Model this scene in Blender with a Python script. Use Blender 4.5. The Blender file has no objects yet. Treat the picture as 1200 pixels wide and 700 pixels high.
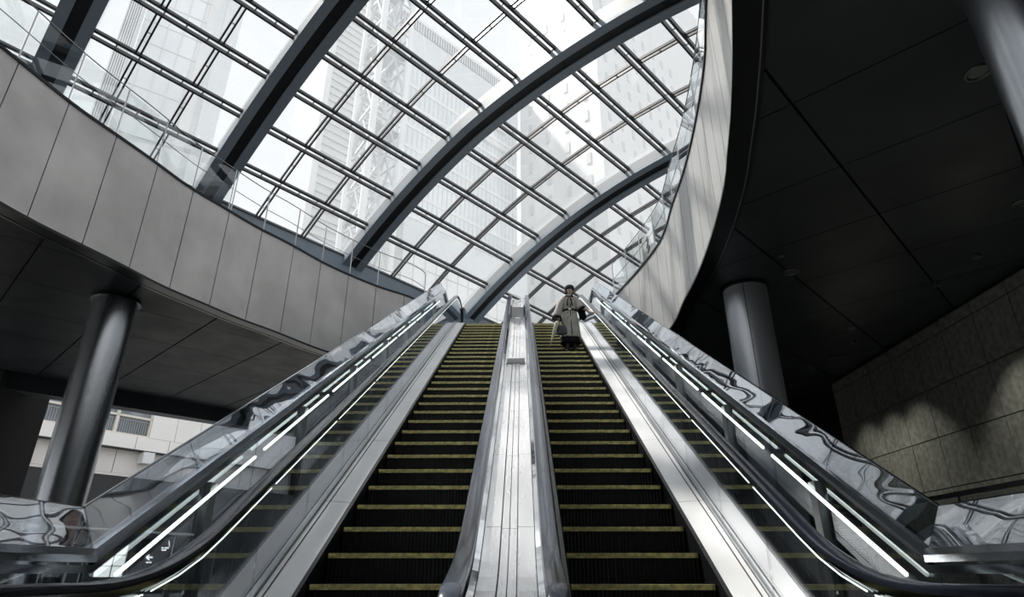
import bpy, math, random
from mathutils import Vector, Matrix
random.seed(7)
S = bpy.context.scene
COL = S.collection
PI = math.pi

# ------------------------------------------------------------------ camera
CAM = Vector((0.09, 0.0, 1.55)); PITCH = math.radians(23.9); YAW = math.radians(0.95); FPX = 722.0
cd = bpy.data.cameras.new('camera'); cam = bpy.data.objects.new('camera', cd); COL.objects.link(cam)
cd.sensor_width = 36; cd.lens = 36 * FPX / 1200; cd.clip_end = 900
cam.location = CAM; cam.rotation_euler = (PI / 2 + PITCH, 0, YAW)
S.camera = cam
# ------------------------------------------------------------------ sky and exposure
w = bpy.data.worlds.new('sky'); S.world = w; w.use_nodes = True
wn = w.node_tree; bg = wn.nodes['Background']
_tc = wn.nodes.new('ShaderNodeTexCoord'); _nz = wn.nodes.new('ShaderNodeTexNoise'); _cr = wn.nodes.new('ShaderNodeValToRGB')
_nz.inputs['Scale'].default_value = 1.6; _nz.inputs['Detail'].default_value = 5
_cr.color_ramp.elements[0].position = .3; _cr.color_ramp.elements[0].color = (.80, .84, .88, 1)
_cr.color_ramp.elements[1].position = .7; _cr.color_ramp.elements[1].color = (.93, .94, .955, 1)
wn.links.new(_tc.outputs['Generated'], _nz.inputs['Vector']); wn.links.new(_nz.outputs['Fac'], _cr.inputs['Fac'])
wn.links.new(_cr.outputs['Color'], bg.inputs['Color']); bg.inputs['Strength'].default_value = 0.95
sun = bpy.data.lights.new('sun', 'SUN'); sun.energy = 6.0; sun.angle = math.radians(2.5); sun.color = (1, .95, .88)
so = bpy.data.objects.new('sun', sun); COL.objects.link(so); so.rotation_euler = Vector((-.46,.20,.86)).to_track_quat('Z','Y').to_euler()
S.view_settings.view_transform = 'Standard'; S.view_settings.look = 'None'
S.view_settings.gamma = 1; S.view_settings.use_curve_mapping = False
S.view_settings.exposure = 0.28
try:
    S.cycles.transparent_max_bounces = 20; S.cycles.max_bounces = 7; S.cycles.diffuse_bounces = 3; S.cycles.glossy_bounces = 4
    S.cycles.sample_clamp_indirect = 6
except Exception: pass

# ------------------------------------------------------------------ measuring helpers (survey of the place from the photograph)
_fw = Vector((-math.sin(YAW) * math.cos(PITCH), math.cos(YAW) * math.cos(PITCH), math.sin(PITCH)))
_rt = Vector((math.cos(YAW), math.sin(YAW), 0)); _up = _rt.cross(_fw)
def ray(x, y): return _rt * ((x - 600) / FPX) - _up * ((y - 350) / FPX) + _fw
def atz(x, y, z): d = ray(x, y); return CAM + d * ((z - CAM.z) / d.z)
def atx(x, y, X): d = ray(x, y); return CAM + d * ((X - CAM.x) / d.x)
def athor(x, y, D): d = ray(x, y); return CAM + d * (D / math.hypot(d.x, d.y))

# ------------------------------------------------------------------ object helpers
def tag(o, label=None, cat=None, group=None, kind=None):
    if label: o['label'] = label
    if cat: o['category'] = cat
    if group: o['group'] = group
    if kind: o['kind'] = kind
    return o
def empty(name, loc, label=None, cat=None, group=None, kind=None, rz=0):
    o = bpy.data.objects.new(name, None); COL.objects.link(o); o.location = loc; o.rotation_euler = (0, 0, rz)
    o.empty_display_size = .2
    return tag(o, label, cat, group, kind)
class MB:
    def __init__(s): s.v = []; s.f = []; s.m = []
    def add(s, vs, fs, mi=0):
        n = len(s.v); s.v += [tuple(p) for p in vs]; s.f += [tuple(i + n for i in q) for q in fs]; s.m += [mi] * len(fs); return s
    def box(s, lo, hi, mi=0, M=None):
        x0, y0, z0 = lo; x1, y1, z1 = hi
        vs = [Vector(p) for p in ((x0,y0,z0),(x1,y0,z0),(x1,y1,z0),(x0,y1,z0),(x0,y0,z1),(x1,y0,z1),(x1,y1,z1),(x0,y1,z1))]
        if M is not None: vs = [M @ p for p in vs]
        return s.add(vs, [(0,3,2,1),(4,5,6,7),(0,1,5,4),(1,2,6,5),(2,3,7,6),(3,0,4,7)], mi)
    def bar(s, a, b, wu, wn, up=(0,0,1), mi=0):
        """box beam from a to b, wu wide across, wn deep along 'up'"""
        a = Vector(a); b = Vector(b); t = (b - a).normalized(); up = Vector(up)
        side = t.cross(up)
        if side.length < 1e-4: side = t.cross(Vector((1, 0, 0)))
        side.normalize(); n = side.cross(t).normalized()
        vs = [p + side * (i * wu / 2) + n * (j * wn / 2) for p in (a, b) for (i, j) in ((-1,-1),(1,-1),(1,1),(-1,1))]
        return s.add(vs, [(0,1,2,3),(7,6,5,4),(0,4,5,1),(1,5,6,2),(2,6,7,3),(3,7,4,0)], mi)
    def tube(s, pts, r, n=8, mi=0, cap=True):
        pts = [Vector(p) for p in pts]; rs = r if isinstance(r, (list, tuple)) else [r] * len(pts)
        base = len(s.v); ref = Vector((0, 0, 1)); rings = []
        t0 = (pts[1] - pts[0]).normalized()
        if abs(t0.z) > .9: ref = Vector((1, 0, 0))
        for i, p in enumerate(pts):
            t = (pts[min(i + 1, len(pts) - 1)] - pts[max(i - 1, 0)]).normalized()
            u = t.cross(ref).normalized(); v = u.cross(t).normalized()
            rings.append([p + (u * math.cos(k * 2 * PI / n) + v * math.sin(k * 2 * PI / n)) * rs[i] for k in range(n)])
        vs = [q for R in rings for q in R]; fs = []
        for i in range(len(pts) - 1):
            for k in range(n): fs.append((i*n+k, i*n+(k+1)%n, (i+1)*n+(k+1)%n, (i+1)*n+k))
        if cap: fs.append(tuple(range(n))[::-1]); fs.append(tuple((len(pts)-1)*n + k for k in range(n)))
        return s.add(vs, fs, mi)
    def lathe(s, prof, c=(0,0,0), n=32, mi=0, sx=1, sy=1):
        vs = []; fs = []
        for (r, z) in prof:
            for k in range(n):
                a = 2*PI*k/n; vs.append((c[0]+r*sx*math.cos(a), c[1]+r*sy*math.sin(a), c[2]+z))
        m = len(prof)
        for i in range(m-1):
            for k in range(n): fs.append((i*n+k, i*n+(k+1)%n, (i+1)*n+(k+1)%n, (i+1)*n+k))
        fs.append(tuple(range(n))[::-1]); fs.append(tuple((m-1)*n+k for k in range(n)))
        return s.add(vs, fs, mi)
    def sweep(s, path, sec, x0, mi=0, closed=False):
        """path: list of (y,z); sec: closed section list of (x, n) with n along the path normal"""
        vs = []; fs = []; m = len(sec); N = len(path)
        for i, (y, z) in enumerate(path):
            a = path[max(i-1,0)]; b = path[min(i+1,N-1)]
            ty, tz = b[0]-a[0], b[1]-a[1]; L = math.hypot(ty, tz) or 1; ty /= L; tz /= L
            k = 1.0
            if 0 < i < N-1:
                l1 = math.hypot(y-a[0], z-a[1]); d = ((y-a[0])*ty+(z-a[1])*tz)/(l1 or 1); k = 1/max(d, .5)
            for (sx, sn) in sec: vs.append((x0+sx, y - tz*sn*k, z + ty*sn*k))
        for i in range(N-1):
            for j in range(m): fs.append((i*m+j, i*m+(j+1)%m, (i+1)*m+(j+1)%m, (i+1)*m+j))
        fs.append(tuple(range(m))[::-1]); fs.append(tuple((N-1)*m+j for j in range(m)))
        return s.add(vs, fs, mi)
    def build(s, name, mats, parent=None, smooth=False, bevel=0, origin=None, auto=False):
        me = bpy.data.meshes.new(name)
        vs = s.v
        if origin is not None:
            o3 = Vector(origin); vs = [tuple(Vector(p) - o3) for p in vs]
        me.from_pydata(vs, [], s.f)
        if not isinstance(mats, (list, tuple)): mats = [mats]
        for m_ in mats: me.materials.append(m_)
        if len(mats) > 1: me.polygons.foreach_set('material_index', s.m)
        me.validate(); me.update()
        if smooth:
            me.polygons.foreach_set('use_smooth', [True]*len(me.polygons))
            if auto:
                try: me.set_sharp_from_angle(angle=math.radians(38))
                except Exception: pass
        o = bpy.data.objects.new(name, me); COL.objects.link(o)
        if origin is not None: o.location = origin
        if parent is not None:
            o.parent = parent
            if origin is None: o.location = -Vector(PW(parent))if parent.rotation_euler.z == 0 else (0,0,0)
            else: o.location = Vector(origin) - Vector(PW(parent))
        if bevel:
            b = o.modifiers.new('bevel', 'BEVEL'); b.width = bevel; b.segments = 2; b.limit_method = 'ANGLE'
        return o
def PW(o):
    p = Vector((0,0,0))
    while o is not None: p = p + Vector(o.location); o = o.parent
    return p
def fixnormals(o):
    import bmesh
    bm = bmesh.new(); bm.from_mesh(o.data); bmesh.ops.recalc_face_normals(bm, faces=bm.faces); bm.to_mesh(o.data); bm.free(); return o

# ------------------------------------------------------------------ materials
def mat(name, col, rough=.5, metal=0, noise=None, bump=None, emit=None, spec=.5, rvar=None, aniso=0, coat=0):
    """noise=(scale, amount, detail[, stretch xyz]) value variation; bump=(scale, strength[, stretch])"""
    m = bpy.data.materials.new(name); m.use_nodes = True; nt = m.node_tree; P = nt.nodes['Principled BSDF']
    P.inputs['Base Color'].default_value = (*col, 1); P.inputs['Roughness'].default_value = rough; P.inputs['Metallic'].default_value = metal
    P.inputs['Specular IOR Level'].default_value = spec
    P.inputs['Coat Weight'].default_value = coat; P.inputs['Coat Roughness'].default_value = .08
    tc = nt.nodes.new('ShaderNodeTexCoord')
    def nz(scale, detail, st=(1,1,1)):
        mp = nt.nodes.new('ShaderNodeMapping'); mp.inputs['Scale'].default_value = st
        n = nt.nodes.new('ShaderNodeTexNoise'); n.inputs['Scale'].default_value = scale; n.inputs['Detail'].default_value = detail
        nt.links.new(tc.outputs['Object'], mp.inputs['Vector']); nt.links.new(mp.outputs[0], n.inputs['Vector']); return n
    if noise:
        n = nz(noise[0], noise[2], noise[3] if len(noise) > 3 else (1,1,1))
        r = nt.nodes.new('ShaderNodeMapRange'); r.inputs['From Min'].default_value = .3; r.inputs['From Max'].default_value = .7
        r.inputs['To Min'].default_value = 1 - noise[1]; r.inputs['To Max'].default_value = 1 + noise[1]
        mx = nt.nodes.new('ShaderNodeVectorMath'); mx.operation = 'SCALE'; mx.inputs[0].default_value = col
        nt.links.new(n.outputs['Fac'], r.inputs['Value']); nt.links.new(r.outputs[0], mx.inputs['Scale']); nt.links.new(mx.outputs[0], P.inputs['Base Color'])
    if rvar:
        n = nz(rvar[0], 4, rvar[2] if len(rvar) > 2 else (1,1,1)); r = nt.nodes.new('ShaderNodeMapRange')
        r.inputs['From Min'].default_value = .3; r.inputs['From Max'].default_value = .7
        r.inputs['To Min'].default_value = max(.02, rough - rvar[1]); r.inputs['To Max'].default_value = rough + rvar[1]
        nt.links.new(n.outputs['Fac'], r.inputs['Value']); nt.links.new(r.outputs[0], P.inputs['Roughness'])
    if bump:
        n = nz(bump[0], 2 if len(bump) < 4 else bump[3], bump[2] if len(bump) > 2 else (1,1,1)); b = nt.nodes.new('ShaderNodeBump')
        b.inputs['Strength'].default_value = bump[1]; b.inputs['Distance'].default_value = .05
        nt.links.new(n.outputs['Fac'], b.inputs['Height']); nt.links.new(b.outputs[0], P.inputs['Normal'])
    if emit:
        P.inputs['Emission Color'].default_value = (*emit[0], 1); P.inputs['Emission Strength'].default_value = emit[1]
    return m
def glass(name, tint=(.93,.95,.96), f0=.06, f90=.95, power=4.0, rough=.0, wave=None, dirt=0, frit=0):
    """thin clear sheet: transparent with a Schlick reflection"""
    m = bpy.data.materials.new(name); m.use_nodes = True; nt = m.node_tree; nt.nodes.remove(nt.nodes['Principled BSDF'])
    out = nt.nodes['Material Output']; tr = nt.nodes.new('ShaderNodeBsdfTransparent'); tr.inputs[0].default_value = (*tint, 1)
    gl = nt.nodes.new('ShaderNodeBsdfGlossy'); gl.inputs['Roughness'].default_value = rough; gl.inputs['Color'].default_value = (.95,.97,1,1)
    lw = nt.nodes.new('ShaderNodeLayerWeight'); lw.inputs['Blend'].default_value = .5
    pw = nt.nodes.new('ShaderNodeMath'); pw.operation = 'POWER'; pw.inputs[1].default_value = power
    mr = nt.nodes.new('ShaderNodeMapRange'); mr.inputs['To Min'].default_value = f0; mr.inputs['To Max'].default_value = f90
    mx = nt.nodes.new('ShaderNodeMixShader')
    nt.links.new(lw.outputs['Facing'], pw.inputs[0]); nt.links.new(pw.outputs[0], mr.inputs['Value']); nt.links.new(mr.outputs[0], mx.inputs['Fac'])
    nt.links.new(tr.outputs[0], mx.inputs[1]); nt.links.new(gl.outputs[0], mx.inputs[2])
    last = mx
    tc = nt.nodes.new('ShaderNodeTexCoord')
    if wave:
        mp = nt.nodes.new('ShaderNodeMapping'); mp.inputs['Scale'].default_value = wave[2]
        n = nt.nodes.new('ShaderNodeTexNoise'); n.inputs['Scale'].default_value = wave[0]; n.inputs['Detail'].default_value = 1.5; n.inputs['Distortion'].default_value = .6
        b = nt.nodes.new('ShaderNodeBump'); b.inputs['Strength'].default_value = wave[1]; b.inputs['Distance'].default_value = .1
        nt.links.new(tc.outputs['Object'], mp.inputs[0]); nt.links.new(mp.outputs[0], n.inputs['Vector']); nt.links.new(n.outputs['Fac'], b.inputs['Height'])
        nt.links.new(b.outputs[0], gl.inputs['Normal'])
    if dirt:
        d = nt.nodes.new('ShaderNodeBsdfDiffuse'); d.inputs[0].default_value = (.8,.83,.86,1)
        t2 = nt.nodes.new('ShaderNodeBsdfTranslucent'); t2.inputs[0].default_value = (.85,.88,.9,1)
        ad = nt.nodes.new('ShaderNodeMixShader'); nt.links.new(d.outputs[0], ad.inputs[1]); nt.links.new(t2.outputs[0], ad.inputs[2])
        n = nt.nodes.new('ShaderNodeTexNoise'); n.inputs['Scale'].default_value = 2.5; n.inputs['Detail'].default_value = 5
        r = nt.nodes.new('ShaderNodeMapRange'); r.inputs['To Min'].default_value = dirt*.5; r.inputs['To Max'].default_value = dirt*1.5
        nt.links.new(tc.outputs['Object'], n.inputs['Vector']); nt.links.new(n.outputs['Fac'], r.inputs['Value'])
        m2 = nt.nodes.new('ShaderNodeMixShader'); nt.links.new(r.outputs[0], m2.inputs['Fac']); nt.links.new(last.outputs[0], m2.inputs[1]); nt.links.new(ad.outputs[0], m2.inputs[2]); last = m2
    nt.links.new(last.outputs[0], out.inputs['Surface']); return m

M = dict(
 fascia = mat('grey_fascia', (.60,.575,.56), .42, .35, noise=(1.1,.16,6), bump=(60,.04), rvar=(2,.08)),
 fascia_steel = mat('satin_fascia', (.60,.595,.59), .36, .45, noise=(1.5,.07,3,(1,1,.3)), rvar=(1.4,.08)),
 black_gap = mat('black_joint', (.012,.013,.014), .6),
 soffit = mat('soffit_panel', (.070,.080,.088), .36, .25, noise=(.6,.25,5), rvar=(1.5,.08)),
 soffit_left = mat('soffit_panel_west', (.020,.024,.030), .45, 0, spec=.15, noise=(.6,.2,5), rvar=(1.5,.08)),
 ring = mat('soffit_edge_trim', (.02,.022,.024), .3, .4),
 line = mat('edge_bead', (.35,.35,.35), .3, .9),
 column_pale = mat('column_pale_steel', (.62,.64,.68), .33, .45, noise=(.9,.08,3,(1,1,.25))),  # column steel made paler to carry the daylight falling on it
 column = mat('column_steel', (.46,.48,.51), .27, .95, noise=(.9,.12,3,(1,1,.25)), rvar=(.8,.06,(1,1,.3))),
 dark_column = mat('dark_column', (.006,.006,.007), .8),
 stone = mat('wall_stone', (.25,.255,.235), .55, 0, noise=(9,.34,8), bump=(70,.12)),
 floor = mat('floor_stone', (.10,.105,.105), .3, 0, noise=(3,.2,4)),
 dark_wall = mat('dark_wall', (.018,.02,.022), .5),
 rib = mat('rib_paint', (.30,.36,.42), .45, .1, noise=(2,.06,3)),
 rib_dark = mat('rib_groove', (.018,.02,.023), .5),
 rib_side = mat('rib_side_plate', (.40,.42,.44), .4),
 frame_dark = mat('glazing_frame', (.045,.048,.055), .4, .2),
 frame_white = mat('glazing_cap', (.78,.76,.73), .4),
 pane = glass('roof_pane', (.965,.972,.975), .04, .6, 5, dirt=.10),
 guard = glass('guard_glass', (.93,.945,.94), .06, .85, 4),
 bal = glass('balustrade_glass', (.93,.945,.95), .10, .92, 2.6),
 band = glass('parapet_glass', (.72,.76,.80), .12, .97, 2.2, wave=(.9,.26,(1,.7,1.6))),
 outer = glass('outer_glass', (.74,.77,.80), .10, .85, 3.0, wave=(.8,.05,(1,.7,1.2))),
 chrome = mat('chrome', (.72,.74,.77), .08, 1, bump=(3,.06)),
 rail = mat('polished_rail', (.50,.53,.57), .12, 1, bump=(2,.05)),
 rubber = mat('handrail_rubber', (.014,.017,.026), .17, 0, spec=.4),
 rubber_in = mat('handrail_inner', (.045,.055,.08), .17, 0, spec=.45),  # black rubber lightened and blued to stand in for reflected sky
 deck = mat('brushed_deck', (.90,.90,.92), .26, .6, noise=(4,.05,4,(6,.4,.4)), rvar=(3,.08,(4,.3,.3))),
 deck_out = mat('outer_deck', (.76,.76,.77), .35, .2, noise=(2,.05,4)),
 skirt = mat('skirt', (.015,.016,.018), .35, .4),
 step = mat('step_black', (.006,.006,.0065), .5, 0, noise=(8,.3,3)),
 tread = mat('tread_metal', (.03,.032,.033), .4, .5),
 yellow = mat('yellow_line', (.66,.61,.27), .4, 0, noise=(22,.45,6)),
 led = mat('light_strip', (.9,1,.95), .4, emit=((.88,1,.94), 1.2)),  # real lights under the handrails; on the parapets a glowing stand-in for their reflection
 steel = mat('brushed_steel', (.55,.56,.58), .3, 1),
 post = mat('post_steel', (.30,.31,.32), .3, .9),
 rail_thin = mat('thin_rail', (.33,.33,.33), .35, .8),
)

# ------------------------------------------------------------------ key levels
FLOOR = 0.55; LAND = 8.42; SOF = 6.36; TOP = 8.5
T30 = math.tan(math.radians(30)); Y0 = 3.63; Y1 = Y0 + (LAND-FLOOR)/T30   # foot and head of the slope

# ------------------------------------------------------------------ opening curve in the upper floor
_lt = [(0,55),(82,122),(134,158),(180,190),(220,220),(263,245),(301,268),(336,285),(369,304),(399,319),(450,340),(490,352)]
_left = [atz(x, y, TOP).xy for x, y in _lt]
_rb = [(859,0),(860,60),(859,100),(857,143),(853,180),(851,211),(837,268),(818,321),(799,356),(782,392)]
_right = [atz(x, y, SOF).xy for x, y in _rb]
ctrl = [Vector(p) for p in _left[:]] + [Vector((-2.3,17.4)), Vector((-1.0,17.95)), Vector((1.0,17.95)), Vector((2.2,17.3)), Vector((2.5,16.3))]
ctrl += [Vector(p) for p in _right[::-1]]
ctrl += [Vector((1.2,1.6)), Vector((-.4,-.6)), Vector((-2.6,-1.6)), Vector((-5.2,-.6)), Vector((-7.0,1.8)), Vector((-7.75,4.6))]
def catmull(P, n=10):
    out = []; N = len(P)
    for i in range(N):
        a, b, c, d = P[i-1], P[i], P[(i+1)%N], P[(i+2)%N]
        for k in range(n):
            t = k/n; out.append(.5*((2*b)+(-a+c)*t+(2*a-5*b+4*c-d)*t*t+(-a+3*b-3*c+d)*t**3))
    return out
dense = catmull(ctrl)
for _ in range(20):
    dense = [(dense[i-1] + dense[i]*2 + dense[(i+1)%len(dense)])/4 for i in range(len(dense))]
# arc-length parameter
AL = [0]
for i in range(len(dense)): AL.append(AL[-1] + (dense[(i+1)%len(dense)]-dense[i]).length)
PER = AL[-1]
def curve(s):
    s %= PER
    lo, hi = 0, len(dense)
    while hi-lo > 1:
        m_ = (lo+hi)//2
        if AL[m_] <= s: lo = m_
        else: hi = m_
    t = (s-AL[lo])/((AL[lo+1]-AL[lo]) or 1); a = dense[lo]; b = dense[(lo+1)%len(dense)]
    return a.lerp(b, t)
def nrm(s):
    a = curve(s-.05); b = curve(s+.05); t = (b-a).normalized(); return Vector((-t.y, t.x))   # points OUT of the opening (curve runs clockwise)
_c = Vector((-2.2, 8))
if (curve(1)+nrm(1)*.5-_c).length < (curve(1)-_c).length:
    _n0 = nrm
    def nrm(s): return -_n0(s)
def near_s(p):
    i = min(range(len(dense)), key=lambda k: (dense[k]-p).length); return AL[i]
def inside(p, off=0.0):
    c = False; N = len(dense); j = N-1; x, y = p.x, p.y
    for i in range(0, N):
        a = dense[i]; b = dense[j]
        if (a.y > y) != (b.y > y) and x < (b.x-a.x)*(y-a.y)/(b.y-a.y)+a.x: c = not c
        j = i
    return c
def dist(p): return min((q-p).length for q in dense)

# ------------------------------------------------------------------ fascia walls around the opening
PW_ = .885
sL0 = near_s(atz(82,122,TOP).xy); sR0 = near_s(atz(732,343,TOP).xy)
landL = near_s(Vector((-2.62,16.6))); landR = near_s(Vector((2.52,16.2)))
def fascia_panel(sa, sb, z0, z1, th, m_, parent, name):
    n = 4; mb = MB(); vs = []
    for k in range(n+1):
        s = sa+(sb-sa)*k/n; p = curve(s); o = nrm(s)
        for q, z in ((p, z0), (p, z1), (p+o*th, z1), (p+o*th, z0)): vs.append((q.x, q.y, z))
    fs = []
    for k in range(n):
        for j in range(4): fs.append((k*4+j, k*4+(j+1)%4, k*4+4+(j+1)%4, k*4+4+j))
    fs += [(3,2,1,0), (n*4, n*4+1, n*4+2, n*4+3)]
    mb.add(vs, fs); o = mb.build(name, m_, parent); fixnormals(o); return o
wl = empty('wall_left', (-7,8,SOF), 'pale grey panelled fascia curving along the left edge of the upper floor', kind='structure')
wr = empty('wall_right', (3.2,10,SOF), 'bright satin metal fascia curving along the right edge of the upper floor', kind='structure')
# left: going both ways from a known joint; curve starts near left list and runs towards the landing
s = sL0
while s < landL - .2:
    fascia_panel(s+.009, min(s+PW_, landL+.3)-.009, SOF, TOP, .05, M['fascia'], wl, 'panel'); s += PW_
s = sL0
for k in range(14):
    fascia_panel(s-PW_+.009, s-.009, SOF, TOP, .05, M['fascia'], wl, 'panel'); s -= PW_
sEndL = s
PR = .62
s = sR0
sEnd = sEndL % PER
s = landR - .2
s = sR0
while s - PR > landR-.2: s -= PR
nright = 0
while s < sEnd - .3:
    fascia_panel(s+.010, min(s+PR, sEnd)-.010, SOF, TOP, .05, M['fascia_steel'], wr, 'panel'); s += PR; nright += 1
# dark backing behind the joints, lips and soffit edge ring all round except the landing gap for the lips
def ring_strip(r0, r1, z0, z1, m_, name, parent=None, sa=0, sb=None, closed=True, step=.35):
    sb = PER if sb is None else sb; n = int((sb-sa)/step); vs = []; fs = []
    for k in range(n + (0 if closed else 1)):
        s = sa+(sb-sa)*k/n; p = curve(s); o = nrm(s)
        for r, z in ((r0,z0),(r1,z0),(r1,z1),(r0,z1)): q = p+o*r; vs.append((q.x, q.y, z))
    m2 = n if closed else n
    for k in range(m2):
        a = k*4; b = ((k+1) % n)*4 if closed else (k+1)*4
        for j in range(4): fs.append((a+j, a+(j+1)%4, b+(j+1)%4, b+j))
    mb = MB(); mb.add(vs, fs); o = mb.build(name, m_, parent); fixnormals(o); return o
tag(ring_strip(.055,.12, SOF+.02, TOP-.02, M['black_gap'], 'trim_1', sa=landR-.1, sb=PER+landL+.3, closed=False), kind='structure')
tag(ring_strip(-.02,.30, SOF-.05, SOF-.005, M['ring'], 'trim_2'), kind='structure')
tag(ring_strip(.24,.255, SOF-.062, SOF-.045, M['line'], 'trim_3'), kind='structure')
tag(ring_strip(-.025,.10, TOP, TOP+.045, M['ring'], 'trim_4', sa=landR-.1, sb=PER+landL+.3, closed=False), kind='structure')

# ------------------------------------------------------------------ upper floor slab with the opening, ending on the left at the building edge
gd = Vector((.682,.731)); gp = Vector((.731,-.682))       # grid directions: q along gd, p along gp
pe = atz(240,478,SOF).xy.dot(gp)                            # far-left edge of the slab (p coordinate)
def cut(c, d, L=34):
    # limit by p >= pe on the left and x <= 9.4 on the right
    den = d.dot(gp)
    if den < -1e-6: L = min(L, (pe - c.dot(gp))/den)
    if d.x > 1e-6: L = min(L, (9.4-c.x)/d.x)
    return L
def slab(z0, z1, name, m_, off):
    n = 150; c = _c; vs = []; fs = []
    for k in range(n):
        s = PER*k/n; p = curve(s)+nrm(s)*off; d = (p-c).normalized(); q = c+d*max(cut(c, d), (p-c).length+.01)
        vs += [(p.x,p.y,z0),(q.x,q.y,z0),(q.x,q.y,z1),(p.x,p.y,z1)]
    for k in range(n):
        a = k*4; b = ((k+1)%n)*4
        for j in range(4): fs.append((a+j, a+(j+1)%4, b+(j+1)%4, b+j))
    mb = MB(); mb.add(vs, fs); o = mb.build(name, m_); fixnormals(o); return tag(o, kind='structure')
slab(SOF+.10, TOP-.10, 'floor_upper', M['black_gap'], .13)
# bulkhead beam under the far left edge
a = Vector((gp*pe + gd*(-20))); b = Vector((gp*pe + gd*(34)))
mb = MB(); mb.bar((a.x,a.y,SOF-.16),(b.x,b.y,SOF-.16), .5, .55); tag(mb.build('trim_5', M['soffit']), kind='structure')

# ------------------------------------------------------------------ soffit panels
cL = empty('ceiling_left', (-9,11,SOF), 'dark panelled soffit below the left side of the upper floor', kind='structure')
cR = empty('ceiling_right', (6,8,SOF), 'near-black panelled soffit below the right side of the upper floor', kind='structure')
def soffit(parent, p0, dp, q0, dq, test, m_, gp_, gq_):
    for i in range(-14, 14):
        for j in range(-14, 16):
            pa, pb = p0+i*dp+gp_, p0+(i+1)*dp-gp_; qa, qb = q0+j*dq+gq_, q0+(j+1)*dq-gq_
            cs = [gp*P+gd*Q for P, Q in ((pa,qa),(pb,qa),(pb,qb),(pa,qb))]; mid = (cs[0]+cs[2])/2
            if not test(mid): continue
            ins = [inside(c) for c in cs]; dm = dist(mid)
            if all(ins) and dm > 1.3: continue
            mb = MB()
            if not any(ins) and dm > 1.45:
                vs = [(c.x,c.y,SOF) for c in cs]+[(c.x,c.y,SOF+.06) for c in cs]
                mb.add(vs, [(0,1,2,3),(7,6,5,4),(0,4,5,1),(1,5,6,2),(2,6,7,3),(3,7,4,0)])
            else:
                n = 14; G = {}
                for u in range(n+1):
                    for v in range(n+1):
                        c = gp*(pa+(pb-pa)*u/n)+gd*(qa+(qb-qa)*v/n); G[u,v] = (c, (not inside(c)) and dist(c) > .04)
                idx = {}; vs = []; fs = []
                def vi(u, v):
                    if (u,v) not in idx: idx[u,v] = len(vs); c = G[u,v][0]; vs.append((c.x,c.y,SOF))
                    return idx[u,v]
                for u in range(n):
                    for v in range(n):
                        if all(G[x][1] for x in ((u,v),(u+1,v),(u+1,v+1),(u,v+1))): fs.append((vi(u,v),vi(u+1,v),vi(u+1,v+1),vi(u,v+1)))
                if not fs: continue
                m0 = len(vs); vs2 = vs+[(x,y,z+.05) for x,y,z in vs]; fs2 = fs+[tuple(k+m0 for k in f[::-1]) for f in fs]
                edges = {}
                for f in fs:
                    for k in range(4):
                        e = (f[k], f[(k+1)%4]); edges[e] = 1
                for e in list(edges):
                    if (e[1],e[0]) not in edges: fs2.append((e[1],e[0],e[0]+m0,e[1]+m0))
                mb.add(vs2, fs2)
            o = mb.build('panel', m_, parent); fixnormals(o)
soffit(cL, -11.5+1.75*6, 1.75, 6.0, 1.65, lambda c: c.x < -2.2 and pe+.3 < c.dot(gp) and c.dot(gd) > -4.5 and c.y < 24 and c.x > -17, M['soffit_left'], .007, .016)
soffit(cR, -1.45, 1.72, 6.17, 1.62, lambda c: c.x > -.2 and c.x < 9.6 and -1 < c.y < 19.5, M['soffit'], .016, .009)

# ------------------------------------------------------------------ lower level: floor, walls
mb = MB(); mb.box((-16,-9,FLOOR-.3),(9.5,20.6,FLOOR)); tag(mb.build('floor', M['floor']), kind='structure')
mb = MB(); mb.box((-90,20.6,FLOOR-.35),(110,190,FLOOR-.02)); mb.box((-90,-60,FLOOR-.35),(-16,20.6,FLOOR-.02)); tag(mb.build('ground', mat('plaza_paving', (.42,.42,.41), .7, noise=(.4,.12,4))), kind='structure')
mb = MB(); mb.box((-14,-9.3,FLOOR-.3),(9.5,-9,9)); tag(mb.build('wall_back', M['dark_wall']), kind='structure')
mb = MB(); mb.box((8.75,-9,FLOOR),(9.1,30,TOP)); tag(mb.build('wall_backing', M['black_gap']), kind='structure')
mb = MB(); mb.box((-3.4,20.2,FLOOR),(9,20.5,SOF+.3)); tag(mb.build('wall_far', M['dark_wall']), kind='structure')
mb = MB(); mb.box((-3.2,17.0,FLOOR),(2.9,17.2,SOF+1.6)); tag(mb.build('wall_under_landing', M['dark_wall']), kind='structure')
mb = MB(); mb.box((-2.75,Y1+.25,LAND-.35),(2.65,19.6,LAND-.005)); tag(mb.build('floor_landing', M['steel']), kind='structure')

# stone tiled wall on the right, tile by tile
ws = empty('wall_stone', (8.72,11,FLOOR), 'grey stone tile wall on the lower right lit in soft pools', kind='structure')
ys = [11.03 + .955*k for k in range(-9, 7)]; zs = [6.30, 6.05, 5.06, 4.08, 3.09, 2.10, 1.12, .56]
tile_cache = {}
def tile(y0, y1, z0, z1, proud):
    key = (round(y1-y0,3), round(z1-z0,3)); g = .010
    if key not in tile_cache:
        mb = MB(); mb.box((0,g,g),(.06,y1-y0-g,z1-z0-g)); o = mb.build('tile', M['stone'], None); tile_cache[key] = o.data
        o.parent = ws
    else: o = bpy.data.objects.new('tile', tile_cache[key]); COL.objects.link(o); o.parent = ws
    o.location = Vector((8.69-proud, y0, z0)) - Vector(ws.location)
for a_, b_ in zip(ys, ys[1:]):
    for zt, zb_ in zip(zs, zs[1:]): tile(a_, b_, zb_, zt, random.uniform(0,.004))
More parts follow.
